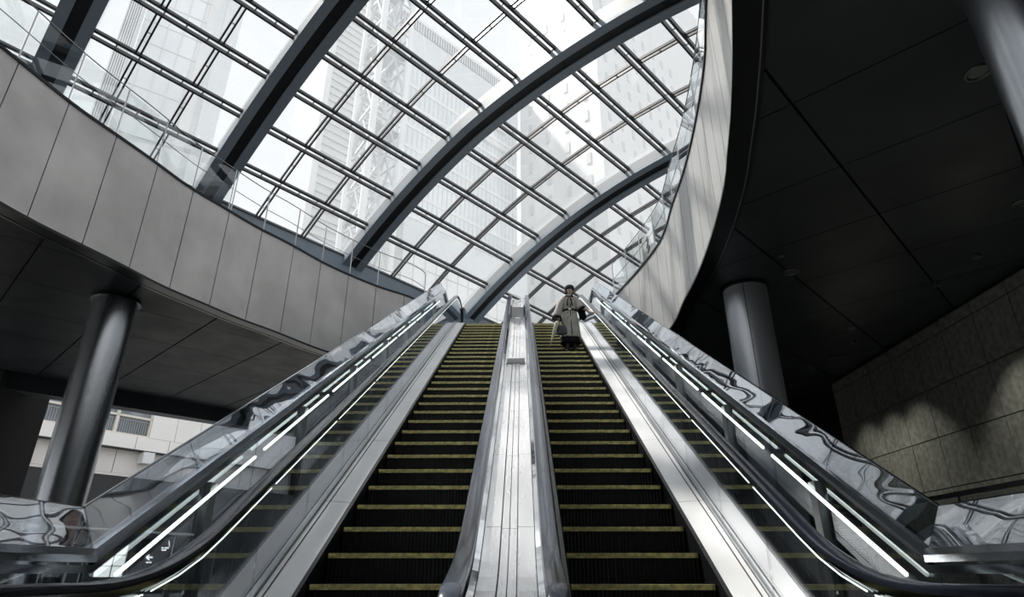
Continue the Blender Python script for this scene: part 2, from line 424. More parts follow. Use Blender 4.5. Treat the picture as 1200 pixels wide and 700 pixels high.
# ribbed dark metal beyond the tiles
lv = empty('wall_ribbed', (8.72,17,FLOOR), 'dark finely ribbed metal wall beyond the stone tiles', kind='structure')
mb = MB()
for k in range(95): mb.box((8.66, ys[-1]+.02, FLOOR+.02+k*.0605),(8.72, 20.15, FLOOR+.045+k*.0605))
mb.build('slat', M['soffit'], lv)['kind'] = 'stuff'

# ------------------------------------------------------------------ columns
def column_thing(c, r, z0, z1, label, m_, seams=True, collar=True, name='round_column'):
    t = empty(name, (c[0], c[1], z0), label, 'column')
    mb = MB(); mb.lathe([(r, 0), (r, z1-z0-.05)], (c[0],c[1],z0), 64); mb.build('shaft', m_, t, smooth=True, auto=True)
    if collar:
        mb = MB(); mb.lathe([(r+.05,0),(r+.05,.05)], (c[0],c[1],z1-.052), 48); mb.build('collar', M['ring'], t, smooth=True, auto=True)
        mb = MB(); mb.lathe([(r+.02,0),(r+.02,.12)], (c[0],c[1],z0), 48); mb.build('base_ring', M['steel'], t, smooth=True, auto=True)
    if seams:
        for a in seams:
            mb = MB(); x, y = c[0]+math.cos(a)*r, c[1]+math.sin(a)*r
            mb.bar((x,y,z0+.13),(x,y,z1-.06), .012, .012, up=(math.cos(a),math.sin(a),0)); mb.build('seam', M['black_gap'], t)
    return t
p = atz(137,352,SOF); column_thing((p.x,p.y), .38, FLOOR, SOF, 'thick polished steel column below the left soffit', M['column'], seams=(2.2,))
p = atz(872,338,SOF); column_thing((p.x,p.y), .385, FLOOR, SOF, 'bright steel column behind the right escalator parapet', M['column_pale'], seams=(-1.98,1.2))
az = math.radians(44.42); D = 4.9; r = .33; az2 = az + math.asin(r/D)
column_thing((CAM.x+D*math.sin(az2), CAM.y+D*math.cos(az2)), r, FLOOR, SOF, 'close steel column crossing the top right corner', M['column'], seams=(1.0,))
# black square pier far left
p = athor(-28,520,21.6)
t = empty('square_pier', (p.x,p.y,FLOOR), 'black square pier at the left edge below the soffit', 'column')
mb = MB(); mb.box((p.x-.9,p.y-.9,FLOOR),(p.x+.9,p.y+.9,SOF-.005), M=None); mb.build('shaft', M['dark_column'], t, bevel=.02)
mb = MB(); mb.box((p.x-.95,p.y-.95,FLOOR),(p.x+.95,p.y+.95,FLOOR+.15)); mb.build('base', M['dark_column'], t)

# ------------------------------------------------------------------ ceiling downlights
def downlight(px, py, r, label, z=SOF):
    p = atz(px, py, z); t = empty('downlight', (p.x,p.y,z), label, 'ceiling light', 'recessed downlights in the right soffit')
    mb = MB(); n = 24; vs = []; fs = []
    prof = [(r*.72,.0),(r,.0),(r,-.012),(r*.9,-.02),(r*.74,-.014)]
    for (rr, zz) in prof:
        for k in range(n): a = 2*PI*k/n; vs.append((p.x+rr*math.cos(a), p.y+rr*math.sin(a), z+zz))
    m_ = len(prof)
    for i in range(m_):
        for k in range(n): fs.append((i*n+k, i*n+(k+1)%n, ((i+1)%m_)*n+(k+1)%n, ((i+1)%m_)*n+k))
    mb.add(vs, fs); fixnormals(mb.build('rim', M['post'], t, smooth=True))
    mb = MB(); mb.lathe([(r*.7,-.004),(r*.7,-.001)], (p.x,p.y,z), 24); mb.build('lens', M['post'], t, smooth=True, auto=True)
downlight(927,319,.125,'silver-rimmed downlight nearest the bright steel column')
downlight(915,300,.05,'tiny sensor downlight just above the larger one by the column')
downlight(998,385,.10,'dim downlight furthest along the soffit joint near the stone wall')
downlight(1146,85,.13,'dark downlight beside the close corner column')
downlight(1197,238,.11,'downlight at the right edge of the frame above the stone wall')
# spots added at the soffit to make the light pools on the stone wall
def wallwash(y, label, e, X=7.65):
    t = empty('wall_washer', (X,y,SOF), label, 'ceiling light')
    mb = MB(); mb.lathe([(.07,-.05),(.07,0)], (X,y,SOF), 20); mb.build('housing', M['post'], t, smooth=True, auto=True)
    mb = MB(); mb.lathe([(.05,-.055),(.05,-.05)], (X,y,SOF), 20)
    mb.build('lens', M['post'], t, smooth=True, auto=True)
    L = bpy.data.lights.new('wall_washer_lamp', 'SPOT'); L.energy = e; L.spot_size = math.radians(78); L.spot_blend = .5; L.shadow_soft_size = .05; L.color = (1,.98,.82)
    o = bpy.data.objects.new('wall_washer_lamp', L); COL.objects.link(o); o.parent = t; o.location = (0,0,-.06); o.rotation_euler = (0, 0, 0)
for y_, lb_, e_ in ((15.5,'small ceiling spot furthest along the stone wall',110),(14.4,'small ceiling spot second from the far end of the stone wall',120),(13.4,'small ceiling spot third from the far end of the stone wall',110),
                    (10.3,'small ceiling spot over the near end of the stone wall',150),(9.2,'small ceiling spot just past the right edge of the frame',150)):
    wallwash(y_, lb_, e_*1.5)

# ------------------------------------------------------------------ escalators
def prof_path(v, y0, y1, R=2.4, step=None):
    """slope profile offset v vertically, filleted at foot and head"""
    tl = R*math.tan(math.radians(15)); pts = []
    def fil(ym, zm, sgn):
        out = []
        for k in range(9):
            a = math.radians(30)*k/8
            if sgn > 0: out.append((ym-tl+R*math.sin(a), zm+R*(1-math.cos(a))))
            else:
                b = math.radians(30)-a; out.append((ym+tl-R*math.sin(b), zm-R*(1-math.cos(b))))
        return out
    lo = fil(Y0, FLOOR+v, 1) if y0 < Y0-tl else []
    hi = fil(Y1, LAND+v, -1) if y1 > Y1+tl else []
    if lo: pts.append((y0, FLOOR+v)); pts += lo
    else: pts.append((y0, FLOOR+v+(y0-Y0)*T30))
    if hi: pts += hi; pts.append((y1, LAND+v))
    else: pts.append((y1, FLOOR+v+(y1-Y0)*T30))
    return pts
def resample(path, ds):
    L = [0]
    for a, b in zip(path, path[1:]): L.append(L[-1]+math.hypot(b[0]-a[0], b[1]-a[1]))
    n = max(1, round(L[-1]/ds)); out = []
    for k in range(n+1):
        s = L[-1]*k/n; i = 0
        while i < len(L)-2 and L[i+1] < s: i += 1
        t = (s-L[i])/((L[i+1]-L[i]) or 1); out.append((path[i][0]+(path[i+1][0]-path[i][0])*t, path[i][1]+(path[i+1][1]-path[i][1])*t))
    return out
def zat(path, y):
    for a, b in zip(path, path[1:]):
        if a[0] <= y <= b[0]: return a[1]+(b[1]-a[1])*(y-a[0])/((b[0]-a[0]) or 1)
    return path[0][1] if y < path[0][0] else path[-1][1]
YA, YB = 1.9, 18.55
XI, XO = .25, 1.87          # inner and outer balustrade planes
HV = .93
SW0, SW1 = .44, 1.56
def handrail_path(YA=YA):
    top = prof_path(HV, YA, YB) if YA < 2.9 else [(YA, FLOOR+HV-.02)]+[p for p in prof_path(HV, 1.9, YB) if p[0] > YA+.1]; out = []
    r = .21
    for k in range(9):
        a = PI/2 + PI*(8-k)/8
        out.append((YA + r*math.cos(a), FLOOR+HV-r + r*math.sin(a)))
    out += top[1:-1]
    for k in range(9):
        a = PI/2 - PI*k/8
        out.append((YB + r*math.cos(a), LAND+HV-r + r*math.sin(a)))
    return out
hp = handrail_path(); hp_in = handrail_path(3.25)
rsec = [(.052,-.016),(.055,0),(.048,.016),(.03,.024),(-.03,.024),(-.048,.016),(-.055,0),(-.052,-.016),(-.03,-.02),(.03,-.02)]
step_data = {}
def make_step(parent, sx, y, z, idx):
    w = SW1-SW0
    if not step_data:
        mb = MB()
        # riser with vertical cleats
        n = 34; vs = []; fs = []
        for k in range(n*2+1):
            x = -w/2 + w*k/(n*2); d = 0 if k % 2 == 0 else .008
            vs += [(x, -d, -.262), (x, -d-.004, -.03), (x, -d-.012, -.001)]
        for k in range(n*2):
            for j in range(2): fs.append((k*3+j, k*3+3+j, k*3+4+j, k*3+1+j))
        mb.add(vs, fs, 0)
        mb.box((-w/2, .0, -.04), (w/2, .40, -.006), 1)
        for k in range(n): x = -w/2+w*(k+.3)/n; mb.box((x,.0,-.006),(x+w/n*.45,.40,.0), 1)
        o = mb.build('step', [M['step'], M['tread']], None); step_data['s'] = o.data; bpy.data.objects.remove(o)
        mb = MB(); n2 = 60; L = w*.975
        for k in range(n2):
            x = -L/2+L*k/n2; mb.box((x,-.022,-.036),(x+L/n2*.86,.012,.003), 0)
        mb.box((-L/2,-.0185,-.035),(L/2,.01,.0), 0)
        o = mb.build('yellow_edge', M['yellow'], None); step_data['y'] = o.data; bpy.data.objects.remove(o)
    o = bpy.data.objects.new('step', step_data['s']); COL.objects.link(o); o.parent = parent
    o.location = Vector((sx*(SW0+SW1)/2, y, z)) - Vector(parent.location)
    c = bpy.data.objects.new('yellow_edge', step_data['y']); COL.objects.link(c); c.parent = o
    return o
glass_cuts = None
def vstrip(x, path_lo, path_hi, ya, yb, th, m_, name, parent, n=4, xt=None):
    xt = x if xt is None else xt
    mb = MB(); vs = []; fs = []
    for k in range(n+1):
        y = ya+(yb-ya)*k/n; a = zat(path_lo, y); b = zat(path_hi, y)
        vs += [(x-th/2,y,a),(x+th/2,y,a),(xt+th/2,y,b),(xt-th/2,y,b)]
    for k in range(n):
        for j in range(4): fs.append((k*4+j, k*4+(j+1)%4, k*4+4+(j+1)%4, k*4+4+j))
    fs += [(3,2,1,0),(n*4,n*4+1,n*4+2,n*4+3)]
    mb.add(vs, fs); o = mb.build(name, m_, parent); fixnormals(o); return o
def escalator(sx, label):
    t = empty('escalator', (sx*1.0, Y0, FLOOR), label, 'escalator', 'pair of escalators')
    # steps: nose line on the slope; flat entries at both ends
    N = 34; y = 3.83; y_first = 4.40 - .4*2
    k = 0; yy = 3.20
    ny = [];
    # noses: on slope every .4 m
    y = 4.40-.4
    base = prof_path(0, 1.0, 20, R=1.6)
    yn = 4.40-.4*4
    while yn < Y1+.30:
        z = zat(base, yn); make_step(t, sx, yn, min(z, LAND), 0); yn += .4
    for side, x in (('in', XI), ('out', XO)):
        X = sx*x
        outer = side == 'out'
        # handrail
        mb = MB(); mb.sweep(hp if outer else hp_in, rsec, X); o = mb.build('handrail', M['rubber'] if outer else M['rubber_in'], t, smooth=True, auto=True); fixnormals(o)
        # handrail guide (steel track under the rubber)
        mb = MB(); g = [(.022,-.055),(.022,-.021),(-.022,-.021),(-.022,-.055)]; mb.sweep(prof_path(HV, YA, YB) if outer else [(3.25, FLOOR+HV-.02)]+[p for p in prof_path(HV, 1.9, YB) if p[0] > 3.35], g, X); o = mb.build('handrail_track', M['rail'], t, auto=True); fixnormals(o)
        # light strips below the handrail, in segments
        if outer:
            lp = prof_path(HV-.085, 2.0, YB-.2); y = 2.05
            while y < YB-1.5:
                mb = MB(); seg = resample([(q, zat(lp, q)) for q in [y+1.40*j/8 for j in range(9)]], .25)
                mb.sweep(seg, [(.003,-.003),(.003,.003),(-.003,.003),(-.003,-.003)], X-sx*.020); o = mb.build('light_strip', M['led'], t); fixnormals(o)
                y += 1.47
        # glass panels
        lo = prof_path(.07 if outer else .30, YA, YB); hi = prof_path(HV-.05, YA, YB)
        n = 17; ya = YA+.05 if outer else 3.3
        L = (YB-.05-ya)/n
        for k in range(n):
            vstrip(X, lo, hi, ya+k*L+.004, ya+(k+1)*L-.004, .012, M['bal'], 'glass_panel', t)
        # rounded newel glass ends
        for (yc, zc, d) in ((ya, FLOOR, -1), (YB-.05, LAND, 1)):
            mb = MB(); vs = []; m2 = 10; top_ = HV-.05; bot_ = .07 if outer else .30; rr = (top_-bot_)/2
            for k in range(m2+1):
                a = -PI/2+PI*k/m2; vs.append((yc+d*abs(math.cos(a))*.22, zc+(top_+bot_)/2+math.sin(a)*rr))
            V = [(X-.006,a,b) for a,b in vs]+[(X+.006,a,b) for a,b in vs]; q = len(vs)
            fs = [tuple(range(q))[::-1], tuple(range(q,2*q))]+[(i,(i+1)%q,q+(i+1)%q,q+i) for i in range(q)]
            mb.add(V, fs); o = mb.build('newel_glass', M['bal'], t); fixnormals(o)
    # outer deck: bright plates on the escalator side of the glass
    dk = prof_path(0, YA-.2, YB+.2); n = 11; L = (YB-YA+.4)/n
    for k in range(n):
        ya = YA-.2+k*L; seg = [(q, zat(dk, q)) for q in [ya+.004+(L-.008)*j/6 for j in range(7)]]
        x0, x1 = 1.60, 1.845
        mb = MB(); sec = [(x0,.055),(x0,.03),(x1,.03),(x1,.075)]
        mb.sweep(seg, [(sx*a, b) for a, b in sec], 0); o = mb.build('deck_plate', M['deck_out'], t); fixnormals(o)
    for x in (1.80,): 
        mb = MB(); mb.sweep(dk, [(sx*(x-.004),.065),(sx*(x+.004),.065),(sx*(x+.004),.079),(sx*(x-.004),.079)], 0); o = mb.build('deck_bead', M['skirt'], t); fixnormals(o)
    # glass clamp profile
    mb = MB(); mb.sweep(dk, [(sx*1.85,.03),(sx*1.85,.105),(sx*1.89,.105),(sx*1.89,.03)], 0); o = mb.build('glass_clamp', M['post'], t); fixnormals(o)
    mb = MB(); mb.sweep(dk, [(sx*(XI-.02),.20),(sx*(XI-.02),.40),(sx*(XI+.02),.40),(sx*(XI+.02),.20)], 0); o = mb.build('glass_clamp', M['post'], t); fixnormals(o)
    # skirts beside the steps and brush strip
    for xa, xb in ((SW1+.005, 1.60), (.40, SW0-.005)):
        mb = MB(); a, b = sorted((sx*xa, sx*xb)); mb.sweep(prof_path(0, YA, YB), [(a,-.30),(b,-.30),(b,.06),(a,.06)], 0); o = mb.build('skirt', M['skirt'], t); fixnormals(o)
    # inner slope of the skirt up to the middle
    mb = MB(); a = [(sx*.40,.0),(sx*.40,.06),(sx*(XI+.02),.26),(sx*(XI+.02),.0)]; mb.sweep(prof_path(0, YA, YB), a, 0); o = mb.build('inner_deck', M['skirt'], t); fixnormals(o)
    # comb plates
    for (yc, zc, d) in ((3.05,FLOOR,-1),(Y1+.62,LAND,1)):
        mb = MB(); mb.box((sx*1.0-.57, min(yc,yc+d*.9), zc-.05),(sx*1.0+.57, max(yc,yc+d*.9), zc+.008)); mb.build('landing_plate', M['steel'], t)
        mb = MB()
        for k in range(36): x = sx*1.0-.55+1.1*k/36; mb.box((x, min(yc,yc-d*.18), zc-.01),(x+.014, max(yc,yc-d*.18), zc+.012))
        mb.build('comb', M['yellow'], t)
    # truss underside
    mb = MB(); a, b = sorted((sx*.02, sx*1.9)); mb.sweep([(3.2,FLOOR-.3+.0)]+[(q, zat(prof_path(-.0,0,22),q)) for q in (Y0,Y1)]+[(18.6,LAND)], [(a,-1.0),(b,-1.0),(b,-.34),(a,-.34)], 0)
    o = mb.build('truss_cladding', M['skirt'], t); fixnormals(o)
    return t
escalator(-1, 'left escalator with black steps edged in yellow, empty all the way up')
escalator(1, 'right escalator with black steps edged in yellow, carrying the woman')

# ------------------------------------------------------------------ middle deck between the escalators
t = empty('divider_deck', (0, Y0, FLOOR), 'bright brushed steel decking between the two inner handrails', 'decking')
md = prof_path(.80, YA-.1, YB+.1)
n = 13; L = (YB-3.25+.1)/n
for k in range(n):
    ya = 3.25+k*L
    seg = [(q, zat(md, q)) for q in [ya+.003+(L-.006)*j/6 for j in range(7)]]
    mb = MB()
    for (a, b, h) in ((-.165,-.058,.012),(-.050,-.003,.0),(.003,.050,.0),(.058,.165,.012)):
        mb.sweep(seg, [(a,-.05),(b,-.05),(b,h),(a,h)], 0)
    o = mb.build('deck_plate', M['deck'], t); fixnormals(o)
mb = MB(); mb.sweep(md, [(-.225,-.16),(.225,-.16),(.225,-.06),(-.225,-.06)], 0); o = mb.build('deck_base', M['post'], t); fixnormals(o)
for sx in (-1, 1):
    mb = MB(); mb.sweep(md, [(sx*.17,-.04),(sx*.205,-.04),(sx*.205,.03),(sx*.17,.018)], 0); o = mb.build('edge_profile', M['chrome'], t); fixnormals(o)
def deck_point(depth_px_y):
    # point on the deck centre seen at that image row
    best = None
    for k in range(400):
        y = 4+14*k/400; P = Vector((0,y,zat(md,y))); v = P-CAM; yy = 350-FPX*(v.dot(_up))/(v.dot(_fw))
        if best is None or abs(yy-depth_px_y) < best[0]: best = (abs(yy-depth_px_y), P)
    return best[1]
# stop box and brackets standing on the middle deck
P = deck_point(427); Mx = Matrix.Translation(P) @ Matrix.Rotation(math.radians(30), 4, 'X')
t = empty('deck_guard', P, 'small white stop block across the middle deck halfway up', 'guard')
mb = MB(); mb.box((-.135,-.04,.02),(.135,.04,.10), M=Mx); o = mb.build('block', M['deck_out'], t, bevel=.012)
mb = MB(); mb.box((-.15,-.05,.014),(.15,.05,.022), M=Mx); mb.build('foot', M['steel'], t, bevel=.004)
P = deck_point(373); Mx = Matrix.Translation(P) @ Matrix.Rotation(math.radians(30), 4, 'X')
t = empty('deck_guard', P, 'slim glass and steel stop panel near the top of the middle deck', 'guard')
mb = MB(); mb.box((-.14,-.01,.014),(.14,.01,.26), M=Mx); mb.build('panel', M['deck_out'], t, bevel=.004)
for s_ in (-1,1):
    mb = MB(); mb.box((s_*.15-.012,-.02,.014),(s_*.15+.012,.02,.30), M=Mx); mb.build('bracket', M['post'], t, bevel=.004)

# ------------------------------------------------------------------ outer parapets: glass wall, rail, mirrored handrail lights as glowing strips, wavy glass band
V_TOP, V_BOT, V_LED = 1.33, 1.11, .866
def parapet(sx, label):
    X = sx*2.29; XT = sx*2.40
    t = empty('glass_parapet', (X, Y0, FLOOR), label, 'parapet', 'outer glass parapets')
    P = lambda v, a=-1.2, b=Y1+1.0: [(a, FLOOR+v), (Y0, FLOOR+v), (Y1, LAND+v), (b, LAND+v)]
    top, bot, base = P(V_TOP), P(V_BOT), P(.02)
    # rail at the foot of the band
    rail = []
    mb = MB(); mb.sweep(P(V_BOT-.03), [(.035,-.035),(.045,0),(.035,.035),(-.035,.035),(-.045,0),(-.035,-.035)], X); o = mb.build('rail', M['rail'], t); fixnormals(o)
    mb = MB(); mb.sweep(P(V_BOT-.10), [(.02,-.02),(.02,.02),(-.02,.02),(-.02,-.02)], X-sx*.01); o = mb.build('lower_rail', M['rail'], t); fixnormals(o)
    mb = MB(); mb.sweep(P(V_TOP), [(.007,-.006),(.007,.006),(-.007,.006),(-.007,-.006)], XT); o = mb.build('band_edge', M['rail'], t); fixnormals(o)
    cuts = [-1.2,-.1,.9,1.8,2.7,Y0]; y = Y0
    while y < Y1+.8: y += .98; cuts.append(min(y, Y1+1.0))
    for a, b in zip(cuts, cuts[1:]):
        vstrip(X, bot, top, a+.005, b-.005, .016, M['band'], 'band_glass', t, n=2, xt=XT)
    cuts2 = [-1.2,.6,2.2,Y0]; y = Y0
    while y < Y1+.6: y += 1.96; cuts2.append(min(y, Y1+1.0))
    for a, b in zip(cuts2, cuts2[1:]):
        vstrip(X+sx*.02, base, P(V_BOT-.06), a+.006, b-.006, .014, M['outer'], 'glass_panel', t, n=2)
    # fins
    for zc in [3.32-1.96*2, 3.32-1.96, 3.30, 4.66, 6.70, 8.76, 10.85, 12.9, 14.95, 17.0]:
        y = (zc - .2)/.985 if zc < 3.4 else None
        # solve depth
        yy = 0
        for k in range(2000):
            q = -2+22*k/2000; zz = zat(P(.9), q); dpt = q*math.cos(PITCH)+(zz-CAM.z)*math.sin(PITCH)
            if dpt >= zc: yy = q; break
        if yy > Y1+.9: continue
        zb_, zt_ = zat(base, yy)-.2, zat(P(V_BOT-.19), yy)
        mb = MB(); mb.box((X-sx*.0-.03,yy-.055,zb_),(X+.03,yy+.055,zt_)); mb.build('fin', M['post'], t, bevel=.004)
    # glowing strips standing in for the handrail lights mirrored in the glass
    lp = P(V_LED); y = 2.05 - 1.78
    while y < Y1-1:
        seg = [(q, zat(lp, q)) for q in (y, y+.8, y+1.62)]
        if seg[0][0] < Y0 < seg[-1][0]: seg = [(seg[0][0], zat(lp, seg[0][0])), (Y0, FLOOR+V_LED), (seg[-1][0], zat(lp, seg[-1][0]))]
        mb = MB(); mb.sweep(seg, [(.008,-.010),(.008,.010),(-.008,.010),(-.008,-.010)], X-sx*.045); o = mb.build('light_strip', M['led'], t); fixnormals(o)
        y += 1.78
    # sill between escalator and parapet
    mb = MB(); a, b = sorted((sx*1.90, sx*2.34)); mb.sweep(P(0), [(a,-.14),(b,-.14),(b,.02),(a,.02)], 0); o = mb.build('sill_plate', M['ring'], t); fixnormals(o)
    mb = MB(); a, b = sorted((sx*2.26, sx*2.36)); mb.sweep(P(0), [(a,-.9),(b,-.9),(b,-.14),(a,-.14)], 0); o = mb.build('side_cladding', M['ring'], t); fixnormals(o)
parapet(-1, 'outer glass parapet with rippling top band left of the left escalator')
parapet(1, 'outer glass parapet with rippling top band right of the right escalator')

# ------------------------------------------------------------------ balustrades on the edge of the upper floor
def guard(sa, sb, label, m_, hgt=1.08, ds=.885, posts=True, glassy=True, setb=.05, gfrom=None):
    c = curve((sa+sb)/2); t = empty('balcony_balustrade', (c.x,c.y,TOP), label, 'balustrade')
    n = max(1, int((sb-sa)/ds))
    P3 = lambda s, z: Vector((*(curve(s)+nrm(s)*setb), TOP+z))
    for zz, r in ((hgt, .011), (hgt*.56, .008)):
        if not glassy or zz == hgt or True:
            mb = MB(); mb.tube([P3(sa+(sb-sa)*k/(n*3), zz) for k in range(n*3+1)], r, 6); mb.build('top_rail' if zz == hgt else 'mid_rail', M['rail_thin'], t, smooth=True)
    for k in range(n+1):
        s = sa+ds*k if k < n else sb
        if posts:
            mb = MB(); a = P3(s, .03); b = P3(s, hgt); mb.tube([a,b], .013, 6); mb.tube([a, a+Vector((0,0,.04))], .03, 8); mb.build('post', M['steel'], t, smooth=True, auto=True)
        if k < n and glassy and (gfrom is None or s < gfrom):
            s2 = sa+ds*(k+1) if k+1 < n else sb
            a, b = P3(s+.03, 0), P3(s2-.03, 0); mb = MB(); mb.bar(a+Vector((0,0,.06+hgt*.45)), b+Vector((0,0,.06+hgt*.45)), .010, hgt*.88)
            mb.build('glass_panel', m_, t)
    return t
guard(sL0-PW_*5, sL0+PW_*4, 'glass and steel balustrade on top of the grey fascia at the left edge', M['guard'])
guard(sL0+PW_*4+.06, landL-.35, 'thin open wire balustrade on the grey fascia running to the left parapet', M['guard'], glassy=False)
guard(landR+.35, sR0+.62*11, 'clear glass balustrade on the bright fascia above the right escalator', M['guard'], ds=.93)
guard(sR0+.62*11+.06, sR0+.62*20, 'clear glass balustrade on the bright fascia near the top of the frame', M['guard'], ds=.93)
# ------------------------------------------------------------------ roof
SC = 4.3; RAZ, REL = .7606, -.0623
ra = Vector((math.sin(RAZ)*math.cos(REL), math.cos(RAZ)*math.cos(REL), math.sin(REL)))
rb = Vector((math.cos(RAZ), -math.sin(RAZ), 0)); rc = rb.cross(ra)
if rc.z < 0: rc = -rc
RB0, RC0, RR, RE = -1.4277*SC, -3.5783*SC, 4.683*SC, 1.3184
def bow(a, ang): return a + (.05*max(0,(100-ang)/15) if abs(a-1.795) < .12 else 0)
def rp(a, ang, dr=0.0):
    t_ = math.radians(ang); n = Vector((math.cos(t_)*RE, math.sin(t_))).normalized()
    B = RB0+RR*math.cos(t_)+n.x*dr; Cc = RC0+RR*RE*math.sin(t_)+n.y*dr
    return CAM + ra*(a*SC) + rb*B + rc*Cc
def rn(ang): t_ = math.radians(ang); return (rb*math.cos(t_)*RE + rc*math.sin(t_)).normalized()
roof = empty('glass_roof', rp(1.8, 98), 'vaulted glass roof of square panes on dark grey arched ribs', 'roof')
RIBS = [-1.03, -.075, .795, 1.795, 2.893, 3.95, 4.95]
A0_, DA = 115.0, 3.32; NROW = 14
angs = [A0_-DA*k for k in range(NROW+1)]
HW = .33
for a in RIBS:
    # rib: box section with dark groove below
    fine = [A0_+2.2-(A0_+2.2-angs[-1])*k/40 for k in range(41)]
    mb = MB()
    def strip(a0, a1, d0, d1, mi):
        vs = []; fs = []
        for g in fine:
            for (aa, dd) in ((a0,d0),(a1,d0),(a1,d1),(a0,d1)): vs.append(rp(bow(aa, g), g, dd))
        for k in range(len(fine)-1):
            for j in range(4): fs.append((k*4+j,k*4+(j+1)%4,k*4+4+(j+1)%4,k*4+4+j))
        q = (len(fine)-1)*4; fs += [(0,1,2,3),(q+3,q+2,q+1,q)]
        mb.add(vs, fs, mi)
    h = HW/SC
    strip(a-h, a-h*.36, 0, .10, 0); strip(a+h*.36, a+h, 0, .10, 0)
    strip(a-h*.36, a+h*.36, .05, .10, 1)
    o = mb.build('rib', [M['rib'], M['rib_dark']], roof); fixnormals(o)
    mb = MB(); strip(a-h*.98, a+h*.98, .10, .55, 0); o2 = mb.build('side_plate', M['rib_side'], o); o2.location = (0,0,0); fixnormals(o2); 
    o2.location = (0,0,0)
    # bake local offset: parent rib already carries -roof origin
    mb = MB()
    for k in range(0, 41, 3):
        g = fine[k]; mb.bar(rp(bow(a-h*.35,g),g,.045), rp(bow(a+h*.35,g),g,.045), .025, .012, up=rn(g))
    o3 = mb.build('groove_joint', M['black_gap'], o); o3.location = (0,0,0)
PUR = .52      # purlins sit this far above the rib soffit
for bi, (r0, r1) in enumerate(zip(RIBS, RIBS[1:])):
    e = .075; a0, a1 = r0+e, r1-e
    w_ = (a1-a0); b1, b2 = a0+w_*.295, a0+w_*.64
    if bi == 1: b1, b2 = .192, .467
    if bi == 2: b1, b2 = 1.108, 1.415
    if bi == 3: b1, b2 = 2.123, 2.458
    if bi == 4: b1, b2 = 3.235, 3.54
    for k, g in enumerate(angs):
        up = rn(g); mb = MB(); d = PUR-.26
        tg = (rp(a0,g+.2)-rp(a0,g-.2)).normalized()
        A, B = rp(a0+(bow(RIBS[3],g)-RIBS[3] if bi == 3 else 0),g,d), rp(a1+(bow(RIBS[3],g)-RIBS[3] if bi == 2 else 0),g,d)
        mb.bar(A+tg*.078, B+tg*.078, .044, .12, up=up, mi=0)
        mb.bar(A-tg*.092, B-tg*.092, .022, .10, up=up, mi=0); mb.bar(A-tg*.052, B-tg*.052, .020, .08, up=up, mi=0)
        nb = 7
        for q in range(nb+1): c_ = A.lerp(B, q/nb); mb.bar(c_+tg*.045+up*.03, c_-tg*.08+up*.03, .03, .03, up=up, mi=1)
        mb.bar(A-(B-A).normalized()*.16, A, .03, .05, up=up, mi=0); mb.bar(B, B+(B-A).normalized()*.16, .03, .05, up=up, mi=0)
        mb.build('purlin', [M['frame_dark'], M['frame_white']], roof)
    for k in range(NROW):
        g0, g1 = angs[k], angs[k+1]; up = rn((g0+g1)/2)
        for bb in (b1, b2):
            A, B = rp(bb,g0,PUR-.22), rp(bb,g1,PUR-.22); dr_ = (B-A).normalized(); A += dr_*.085; B -= dr_*.085
            mb = MB()
            for q in (0,.5,1): c_ = A.lerp(B, q); mb.bar(c_-ra*.04+up*.02, c_+ra*.04+up*.02, .02, .02, up=up, mi=1)
            for s_ in (-1,1): mb.bar(A+ra*s_*.046, B+ra*s_*.046, .036, .075, up=up, mi=0)
            mb.build('glazing_bar', [M['frame_dark'], M['frame_white']], roof)
        cutsb = [r0+.05, b1, b2, r1-.05]
        for u0, u1 in zip(cutsb, cutsb[1:]):
            vs = [rp(x, g, PUR-.12+dd) for dd in (0,.012) for x, g in ((u0+.004,g0-.06),(u1-.004,g0-.06),(u1-.004,g1+.06),(u0+.004,g1+.06))]
            mb = MB(); mb.add(vs, [(3,2,1,0),(4,5,6,7),(0,1,5,4),(1,2,6,5),(2,3,7,6),(3,0,4,7)]); mb.build('pane', M['pane'], roof)
# curb under the lowest purlin
mb = MB()
for (r0, r1) in zip(RIBS[:], RIBS[1:]):
    A, B = rp(r0, A0_+.10, .34), rp(r1, A0_+.10, .34)
    lo = lambda P: Vector((P.x,P.y,TOP-.3)); nn = rb*.15
    vs = [A-nn, B-nn, B+nn, A+nn, lo(A)-nn, lo(B)-nn, lo(B)+nn, lo(A)+nn]
    mb.add(vs, [(0,1,2,3),(7,6,5,4),(0,4,5,1),(1,5,6,2),(2,6,7,3),(3,7,4,0)])
tag(fixnormals(mb.build('wall_curb', M['rib'])), kind='structure')
# ------------------------------------------------------------------ pale building outside on the left
M.update(
 bwall = mat('pale_cladding', (.92,.90,.88), .6, noise=(.5,.05,3)),
 bwall2 = mat('beige_cladding', (.72,.69,.67), .6, noise=(.5,.06,3)),
 bframe = mat('window_frame_cream', (.80,.76,.68), .5),
 bglass = mat('far_window_glass', (.16,.19,.22), .15, 0, spec=1, noise=(1.2,.5,4)),
 bdark = mat('far_dark', (.03,.032,.035), .6),
 blind = mat('window_blind', (.42,.44,.45), .6),
 t_pale = mat('tower_pale', (.88,.88,.88), .6),  # tower and mast colours lightened to stand in for haze
 t_white = mat('tower_white', (.78,.775,.77), .6),
 t_grey = mat('tower_grey', (.76,.78,.795), .5),
 t_glass = mat('tower_glass', (.80,.835,.85), .3, 0, spec=.6, noise=(.09,.10,2)),
 t_line = mat('tower_mullion', (.70,.715,.725), .5),
 t_win = mat('tower_window', (.62,.62,.63), .5),
 t_mast = mat('mast_paint', (.62,.64,.66), .5),
)
bo = athor(100,510,36); baz = math.radians(34); bu = Vector((math.sin(baz), math.cos(baz), 0)); bn = Vector((math.cos(baz), -math.sin(baz), 0))
def bp(u, z, d=0): q = Vector((bo.x,bo.y,0)) + bu*u + bn*d; return (q.x, q.y, z)
